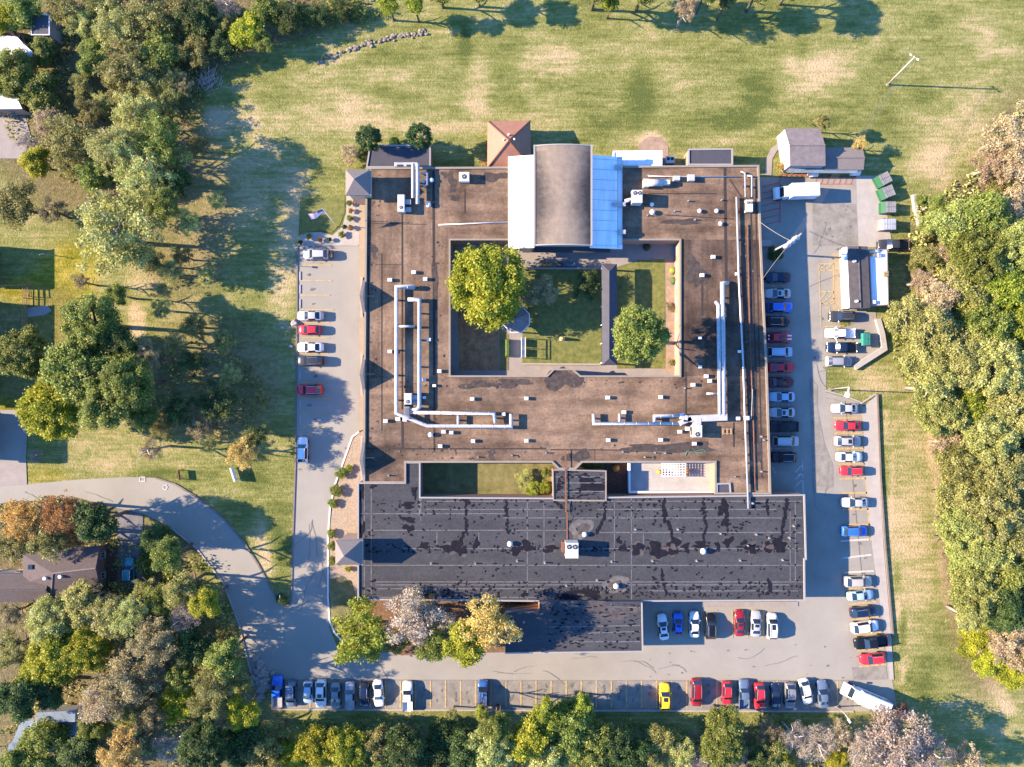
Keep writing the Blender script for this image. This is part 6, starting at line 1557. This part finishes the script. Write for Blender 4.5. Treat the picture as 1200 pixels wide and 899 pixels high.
WW = [(108, 378, 36, 'green', None, 13.5), (28, 415, 32, 'green', None, 11), (100, 435, 46, 'green', None, 14), (150, 448, 36, 'green', None, 15), (62, 478, 40, 'lime', None, 11), (140, 400, 20, 'dark', None, 12), (136, 345, 14, 'green'), (168, 488, 18, 'green'), (120, 480, 28, 'green', None, 14), (235, 500, 18, 'brown', 'F', 8), (210, 480, 20, 'dark', 'L', 9), (285, 530, 20, 'gold', 'F', 7), (172, 420, 18, 'brown', 'F', 11), (255, 470, 24, 'dark', 'L', 9), (95, 330, 10, 'brown', 'F', 6), (225, 425, 16, 'dark', 'L', 8), (300, 510, 14, 'dark', 'L', 6), (190, 362, 14, 'pale', 'F', 6), (228, 382, 17, 'olive', 'F', 6), (205, 400, 14, 'pale', 'F', 6), (262, 400, 14, 'olive', 'F', 5), (270, 440, 14, 'pale', 'F', 5), (245, 520, 12, 'pale', 'F', 4.5), (190, 500, 16, 'olive', 'F', 6), (305, 470, 12, 'olive', 'F', 5)]
wood('on the left slope', 'trees on the left slope', WW, 'y', 2.1, 13.5)
SW = [(28, 607, 28, 'orange', 'F'), (72, 602, 26, 'orange', 'F', 12), (58, 632, 24, 'olive'), (112, 612, 26, 'dark', None, 12), (14, 640, 22, 'olive'), (90, 628, 18, 'orange', 'F'), (196, 652, 22, 'green'), (212, 690, 22, 'olive'), (240, 706, 19, 'lime', 'D', 11), (185, 630, 18, 'dark', None, 6),
      (62, 728, 30, 'pale', 'D', 9), (98, 705, 28, 'pale', 'D', 9), (128, 722, 28, 'pale', 'D', 10), (68, 770, 36, 'goldgreen', 'D', 10), (42, 792, 24, 'goldgreen', 'D', 9), (102, 760, 30, 'goldgreen', 'D', 10), (152, 722, 24, 'pale'), (190, 702, 20, 'green'), (216, 726, 20, 'grey'), (182, 752, 30, 'brown'), (152, 798, 38, 'brown', 'F'), (118, 822, 26, 'tan', 'F'), (228, 758, 24, 'dark'), (212, 790, 20, 'green'), (262, 772, 22, 'green', None, 12), (250, 800, 22, 'olive', None, 12), (212, 822, 26, 'lime', 'D', 7), (246, 826, 22, 'olive'), (284, 836, 20, 'lime'), (108, 852, 20, 'green'), (56, 876, 36, 'green', None, 9), (20, 892, 20, 'green'), (146, 882, 30, 'gold', 'F'), (240, 874, 30, 'dark'), (196, 878, 20, 'grey'), (20, 818, 26, 'dark'), (12, 760, 20, 'olive'), (60, 815, 18, 'dark'), (175, 840, 20, 'brown'), (10, 720, 16, 'brown'), (150, 840, 18, 'olive'), (190, 780, 18, 'brown'), (268, 745, 13, 'olive', None, 4), (282, 800, 14, 'pale', 'D', 5), (170, 690, 14, 'olive'), (95, 885, 24, 'dark')]
wood('in the bottom left wood', 'trees of the bottom left wood', SW, 'y', 2.2, 13.5)
SS = [(285, 872, 28, 'dark'), (324, 862, 20, 'olive'), (312, 885, 26, 'olive'), (374, 874, 28, 'lime', None, 9), (405, 880, 30, 'goldgreen', 'D', 9), (345, 888, 22, 'lime', None, 8), (440, 872, 20, 'olive', 'D', 8), (474, 874, 28, 'dark'), (516, 872, 26, 'dark', None, 8), (546, 880, 24, 'dark'), (582, 852, 20, 'green', None, 10), (576, 878, 30, 'pale', 'D', 10), (564, 834, 9, 'bright', None, 9), (622, 862, 28, 'goldgreen', 'D', 10), (640, 838, 18, 'bright', None, 9), (668, 854, 36, 'green', 'G', 9), (680, 828, 16, 'bright', 'D', 7), (694, 870, 30, 'green', None, 8.5), (722, 872, 22, 'dark'), (640, 888, 28, 'pale', 'D', 9), (742, 886, 24, 'dark'), (776, 868, 20, 'olive', 'D', 7), (798, 882, 20, 'pale'), (850, 848, 24, 'green', None, 9), (846, 872, 28, 'green', 'G', 9), (862, 892, 20, 'tan', 'F'), (818, 888, 18, 'grey'), (905, 884, 22, 'olive', 'L', 7), (930, 862, 20, 'grey', 'B', 7), (958, 872, 28, 'pink', 'B', 8), (985, 862, 16, 'tan', 'F', 6), (1048, 872, 48, 'pink', 'F', 10), (1095, 885, 28, 'pink', 'B', 9), (1010, 880, 24, 'pink', 'B', 9), (900, 855, 16, 'brown', 'F', 6), (915, 890, 16, 'lime', 'D', 6), (980, 890, 18, 'lime', 'D', 6), (500, 890, 24, 'dark'), (445, 892, 18, 'green'), (760, 890, 20, 'olive'), (600, 892, 20, 'olive'), (888, 892, 18, 'dark'), (1130, 892, 22, 'tan', 'F', 7), (530, 840, 10, 'olive', 'D', 5), (705, 895, 22, 'green')]
wood('in the bottom belt', 'trees of the bottom belt', SS, 'x')
q = random.Random(21)
EE = [(1182, 158, 26, 'tan'), (1163, 195, 20, 'tan'), (1195, 192, 24, 'tan'), (1098, 240, 9, 'green'), (1090, 262, 14, 'green'), (1118, 262, 22, 'green'), (1150, 258, 26, 'green'), (1185, 242, 20, 'tan'), (1192, 288, 28, 'green'), (1146, 298, 28, 'green'), (1112, 290, 14, 'tan'), (1176, 330, 28, 'bright'), (1120, 322, 18, 'pale'), (1100, 350, 20, 'tan'), (1062, 372, 22, 'pale', 'D'), (1092, 385, 24, 'pale', 'D'), (1142, 346, 24, 'green'), (1112, 402, 26, 'pale'), (1152, 388, 28, 'green'), (1192, 378, 26, 'bright'),
      (1078, 420, 22, 'pale', 'D'), (1122, 428, 28, 'pale', 'D'), (1166, 432, 30, 'pale', 'D'), (1196, 428, 24, 'green'), (1092, 455, 24, 'pale', 'D'), (1102, 484, 26, 'green'), (1132, 472, 26, 'bright'), (1146, 455, 16, 'grey'), (1182, 480, 28, 'pale', 'D'), (1158, 512, 28, 'pale', 'D'), (1112, 520, 18, 'tan'), (1130, 546, 28, 'olive', 'D'), (1170, 552, 28, 'pale', 'D'), (1196, 530, 24, 'dark'), (1120, 582, 22, 'olive', 'D'), (1128, 616, 26, 'green'), (1160, 600, 30, 'pale', 'D'), (1190, 622, 28, 'pale', 'D'), (1152, 648, 28, 'green'), (1185, 668, 28, 'green'), (1132, 660, 18, 'green'), (1142, 692, 26, 'green'), (1175, 710, 26, 'dark'), (1136, 724, 16, 'pale'), (1145, 745, 18, 'lime', 'D', 4), (1160, 770, 18, 'lime', 'D', 4), (1185, 785, 18, 'lime', 'D', 4), (1190, 735, 24, 'tan'), (1178, 755, 20, 'tan'), (1205, 770, 22, 'tan'), (1135, 760, 12, 'bright', 'D', 3),
      (1110, 375, 14, 'green'), (1130, 300, 16, 'olive'), (1165, 280, 18, 'olive'), (1130, 375, 16, 'olive'), (1150, 420, 16, 'green'), (1110, 445, 14, 'bright'), (1140, 500, 16, 'green'), (1150, 575, 16, 'olive'), (1180, 585, 18, 'olive'), (1165, 675, 16, 'pale', 'D'), (1195, 690, 20, 'pale', 'D'), (1195, 560, 20, 'olive'), (1115, 635, 12, 'olive'), (1200, 470, 20, 'green'), (1180, 310, 16, 'olive'), (1200, 340, 18, 'pale'), (1085, 300, 12, 'olive'), (1080, 330, 12, 'tan'), (1168, 222, 14, 'olive'), (1200, 222, 20, 'brown')]
EE = [(a[0], a[1], round(a[2] * 1.22), 'sage' if a[3] == 'green' and i % 3 else a[3], *a[4:]) for i, a in enumerate(EE)]
wood('in the right-hand wood', 'trees of the right-hand wood', EE, 'y')
for a in [
 (572, 335, 51, 'goldgreen', 'G', 10.5, 'big golden green tree filling the left of the courtyard'),
 (748, 394, 35, 'green', 'G', 15.5, 'round mid-green tree in the right of the courtyard'),
 (636, 342, 20, 'brown', 'F', 6.5, 'thin shaded tree right of the golden courtyard tree'),
 (688, 334, 18, 'dark', 'L', 3.8, 'small olive tree left of the covered walkway roof'),  # shade is put into this tree's darker leaf colour
 (424, 740, 38, 'bright', 'L', 9.5, 'bright yellow-green tree at the front left corner of the long black wing'),
 (487, 723, 36, 'pink', 'F', 10.5, 'pinkish tan thin-leaved tree between two green trees before the black wing'),
 (508, 756, 20, 'green', 'D', 9, 'mid-green tree at the foot of the pinkish tan tree'),
 (545, 752, 28, 'goldgreen', 'D', 12, 'yellow-green tree left of the golden tree by the front block'),
 (572, 729, 32, 'gold', 'F', 13.5, 'golden tan tree beside the front block'),
 (465, 752, 16, 'green', 'L', 5, 'small loose green tree below the yellow-green corner tree'),
 (500, 705, 14, 'brown', 'F', 5, 'small brown thin tree in the red mulch bed'),
 (432, 162, 17, 'conifer', 'E', 7.5, 'left one of two dark evergreens behind the low annex'),
 (492, 160, 17, 'conifer', 'E', 7.5, 'right one of two dark evergreens behind the low annex'),
 (963, 142, 9, 'olive', 'D', 6, 'small tree behind the maintenance shed'),
 (1008, 168, 9, 'gold', 'F', 4, 'small golden dry tree behind the low shed'),
 (455, 4, 14, 'bright', 'D', 7, 'bright green tree at the top edge, left of two'),
 (486, 5, 12, 'bright', 'D', 7, 'bright green tree at the top edge, right of two'),
 (716, 4, 11, 'bright', 'D', 6, 'small bright green tree on the top edge above the tall hall'),
 (804, 9, 14, 'tan', 'F', 8, 'tan drooping tree at the top edge of the field'),
 (852, 2, 11, 'olive', 'D', 7, 'small olive tree on the top edge right of the tan one'),
 ]: tree(*a[:6], label=a[6])
for x, y, r, h in ((515, -14, 18, 8), (560, -16, 16, 8), (700, -18, 22, 10), (755, -16, 22, 10), (830, -14, 20, 10), (895, -20, 22, 11), (930, -18, 18, 8)):
    tree(x, y, r, 'green', 'D', h, label='green tree standing just beyond the top edge of the field', group='trees beyond the top edge')
for a in [(410, 180, 13, 'tan', 'F', 2.6, 'pale straggly bush left of the dark evergreens'), (426, 181, 9, 'dark', 'D', 2.2, 'dark green bush between the pale bush and the annex'), (462, 167, 7, 'conifer', 'E', 1.6, 'low clipped hedge behind the annex'),
          (400, 555, 7, 'green', 'D', 1.2, 'upper green ground-cover clump along the drive kerb'), (394, 575, 8, 'green', 'D', 1.2, 'second green ground-cover clump along the drive kerb'), (390, 590, 6, 'green', 'D', 1.0, 'third green ground-cover clump along the drive kerb'), (388, 625, 6, 'green', 'D', 1.0, 'fourth green ground-cover clump along the drive kerb, above the tower'), (389, 640, 6, 'green', 'D', 1.0, 'fifth green ground-cover clump along the drive kerb, beside the tower'), (390, 657, 6, 'green', 'D', 1.0, 'lowest green ground-cover clump along the drive kerb'),
          (409, 549, 5, 'bright', 'D', .9, 'spiky bright plant high in the gravel bed'), (408, 667, 4, 'lime', 'D', .9, 'yellow ball shrub just below the pale entrance tower'), (908, 298, 10, 'dark', 'D', 2.5, 'dark bush at the foot of the utility pole'), (330, 702, 8, 'dark', 'D', 1.2, 'dark shrub at the tip of the grass island'),
          (42, 535, 10, 'grey', 'B', 2.6, 'grey twiggy shrub beside the shaded driveway'), (1056, 834, 12, 'bronze', 'F', 2.4, 'reddish bush behind the shuttle bus'), (1042, 842, 8, 'bronze', 'F', 2.0, 'small reddish bush left of the twin-lamp pole'), (624, 573, 10, 'bright', 'D', 1.8, 'bright round shrub left of the link block'), (638, 571, 9, 'bright', 'D', 1.8, 'bright round shrub against the link block wall'), (615, 562, 12, 'pale', 'F', 1.5, 'pale grassy shrub in the narrow green courtyard'), (640, 554, 6, 'green', 'D', 1.5, 'small green shrub by the bay of the narrow courtyard'),
          (570, 192, 8, 'gold', 'F', 1.4, 'yellow bush left of the hipped pavilion'), (915, 196, 6, 'gold', 'F', 1.4, 'yellow shrub by the curved shed path'), (788, 425, 5, 'olive', 'D', 1.0, 'low olive plant at the foot of the courtyard bed'), (786, 360, 6, 'brown', 'F', 1.0, 'brown dry plant midway down the courtyard bed'), (1080, 235, 8, 'green', 'D', 2.2, 'green bush right of the short white wall'), (1085, 275, 9, 'olive', 'D', 2.2, 'olive bush right of the dark pickup bed'), (1070, 310, 8, 'olive', 'D', 2.2, 'olive bush at the end of the lean-to shadow'),
          (612, 709, 8, 'dark', 'D', 1.4, 'dark shrub in the recessed bed by the front block'), (596, 711, 7, 'gold', 'F', 1.2, 'yellow dry shrub in the recessed bed by the front block')]:
    tree(*a[:6], label=a[6], cat='shrub')
first = True
names = ['round plant by the flagpole lawn edge, ' + o for o in ORDW]
for i, (x, y) in enumerate([(409, 238), (416, 236), (411, 247), (410, 256), (404, 266), (411, 267), (400, 275), (386, 281), (375, 281), (362, 277), (352, 284)]):
    tree(x, y, 3.2 if i % 3 else 4, ('green', 'dark', 'orange')[i % 3] if i != 1 else 'orange', 'D', .9, label=f'small {("green", "dark", "dry orange")[i % 3] if i != 1 else "dry orange"} plant in the entrance bed, {ORDW[i]} from the tower', cat='shrub', group='small plants around the flagpole lawn')
# tall bare tree on the left slope
tree(176, 527, 16, 'brown', 'B', 10.5, label='tall bare brown tree casting a long shadow by the road', zs=4)
# undergrowth and hedges one cannot count
def undergrowth(name, polys, n, leaf, hmax, matk, seed, lab):
    g = np.random.default_rng(seed); pos = []
    from math import ceil
    for (cx, cy, rx, ry, w) in polys:
        m = int(n * w); a = g.uniform(0, 6.28, m); r = np.sqrt(g.random(m)); pos.append(np.stack([(cx + rx * r * np.cos(a) - 600) * S, (449.5 - cy - ry * r * np.sin(a)) * S, g.random(m) ** 2 * hmax + .05], 1))
    pos = np.concatenate(pos); k = np.sin(pos[:, 0] * 1.3) + np.sin(pos[:, 1] * 1.7 + 1) + np.sin(pos[:, 0] * .53 + pos[:, 1] * .8); keep = k + g.normal(size=len(k)) * .7 > -.1; pos = pos[keep]; n_ = len(pos)
    pos[:, 2] *= (.5 + .5 * np.clip(k[keep], 0, 1.5))
    nr = g.normal(size=(n_, 3)) * .7 + np.array([0, 0, .6])
    me = leaves_to_mesh(name, pos, nr, leaf * g.uniform(.5, 1.3, n_), g.random(n_) * .7 + .3 * (np.sin(pos[:, 0] * .7) * .5 + .5), seed=seed)
    me.materials[0] = LEAF[matk]; o = bpy.data.objects.new(name, me); COL.objects.link(o); o['kind'] = 'stuff'; o['label'] = lab; o['category'] = 'undergrowth'
undergrowth('undergrowth', [(1150, 300, 70, 100, 1), (1155, 560, 50, 230, 2), (1190, 180, 30, 60, .3), (1085, 280, 22, 50, .3), (1080, 400, 35, 60, .5)], 9000, .26, 2.0, 'pale', 1, 'tangled pale green undergrowth on the floor of the right-hand wood')
undergrowth('undergrowth', [(120, 110, 120, 110, 1.6), (190, 40, 110, 50, .7), (150, 760, 130, 130, 2), (60, 620, 80, 40, .4), (220, 460, 90, 60, .5), (150, 870, 160, 40, .7)], 7000, .25, 1.5, 'olive', 2, 'olive undergrowth on the floor of the left-hand woods')
undergrowth('undergrowth', [(450, 870, 180, 32, 1.2), (700, 875, 130, 34, 1), (900, 872, 110, 36, .8), (188, 655, 24, 34, .3), (258, 790, 16, 40, .3), (380, 14, 70, 20, .4), (200, 690, 60, 50, .4)], 7000, .24, 1.6, 'green', 3, 'green undergrowth below the bottom belt of trees')
# ------------------------------------------------------------------ light, sky, camera
EL, AZ = R(24.5), R(4.0)
d = Vector((math.cos(EL) * math.cos(AZ), -math.cos(EL) * math.sin(AZ), -math.sin(EL)))
sun = bpy.data.lights.new('sun', 'SUN'); sun.energy = 5.0; sun.angle = R(.53); sun.color = (1.0, .785, .56)
so = bpy.data.objects.new('sun', sun); COL.objects.link(so); so.rotation_euler = d.to_track_quat('-Z', 'Y').to_euler(); so.location = (-120, 10, 90)
w = bpy.data.worlds.new('World'); scene.world = w; w.use_nodes = True; nt = w.node_tree
bg = nt.nodes['Background']; sky = nt.nodes.new('ShaderNodeTexSky'); sky.sky_type = 'NISHITA'; sky.sun_disc = False
sky.sun_elevation = EL; sky.sun_rotation = math.atan2(-d.x, -d.y); sky.altitude = 200; sky.air_density = 1.0; sky.dust_density = 0; sky.ozone_density = 10
nt.links.new(sky.outputs['Color'], bg.inputs['Color']); bg.inputs['Strength'].default_value = .15
cam = bpy.data.cameras.new('drone_camera'); co = bpy.data.objects.new('drone_camera', cam); COL.objects.link(co)
co.location = (0, 0, H); co.rotation_euler = (0, 0, 0); cam.sensor_fit = 'HORIZONTAL'; cam.sensor_width = 36; cam.lens = 36 * H / (1200 * S); cam.clip_end = 5000; cam.clip_start = 1
scene.camera = co
vs = scene.view_settings; vs.view_transform = 'Standard'; vs.look = 'None'; vs.gamma = 1; vs.use_curve_mapping = False; vs.exposure = 2.10
scene.cycles.max_bounces = 6; scene.cycles.transparent_max_bounces = 8; scene.cycles.sample_clamp_indirect = 8
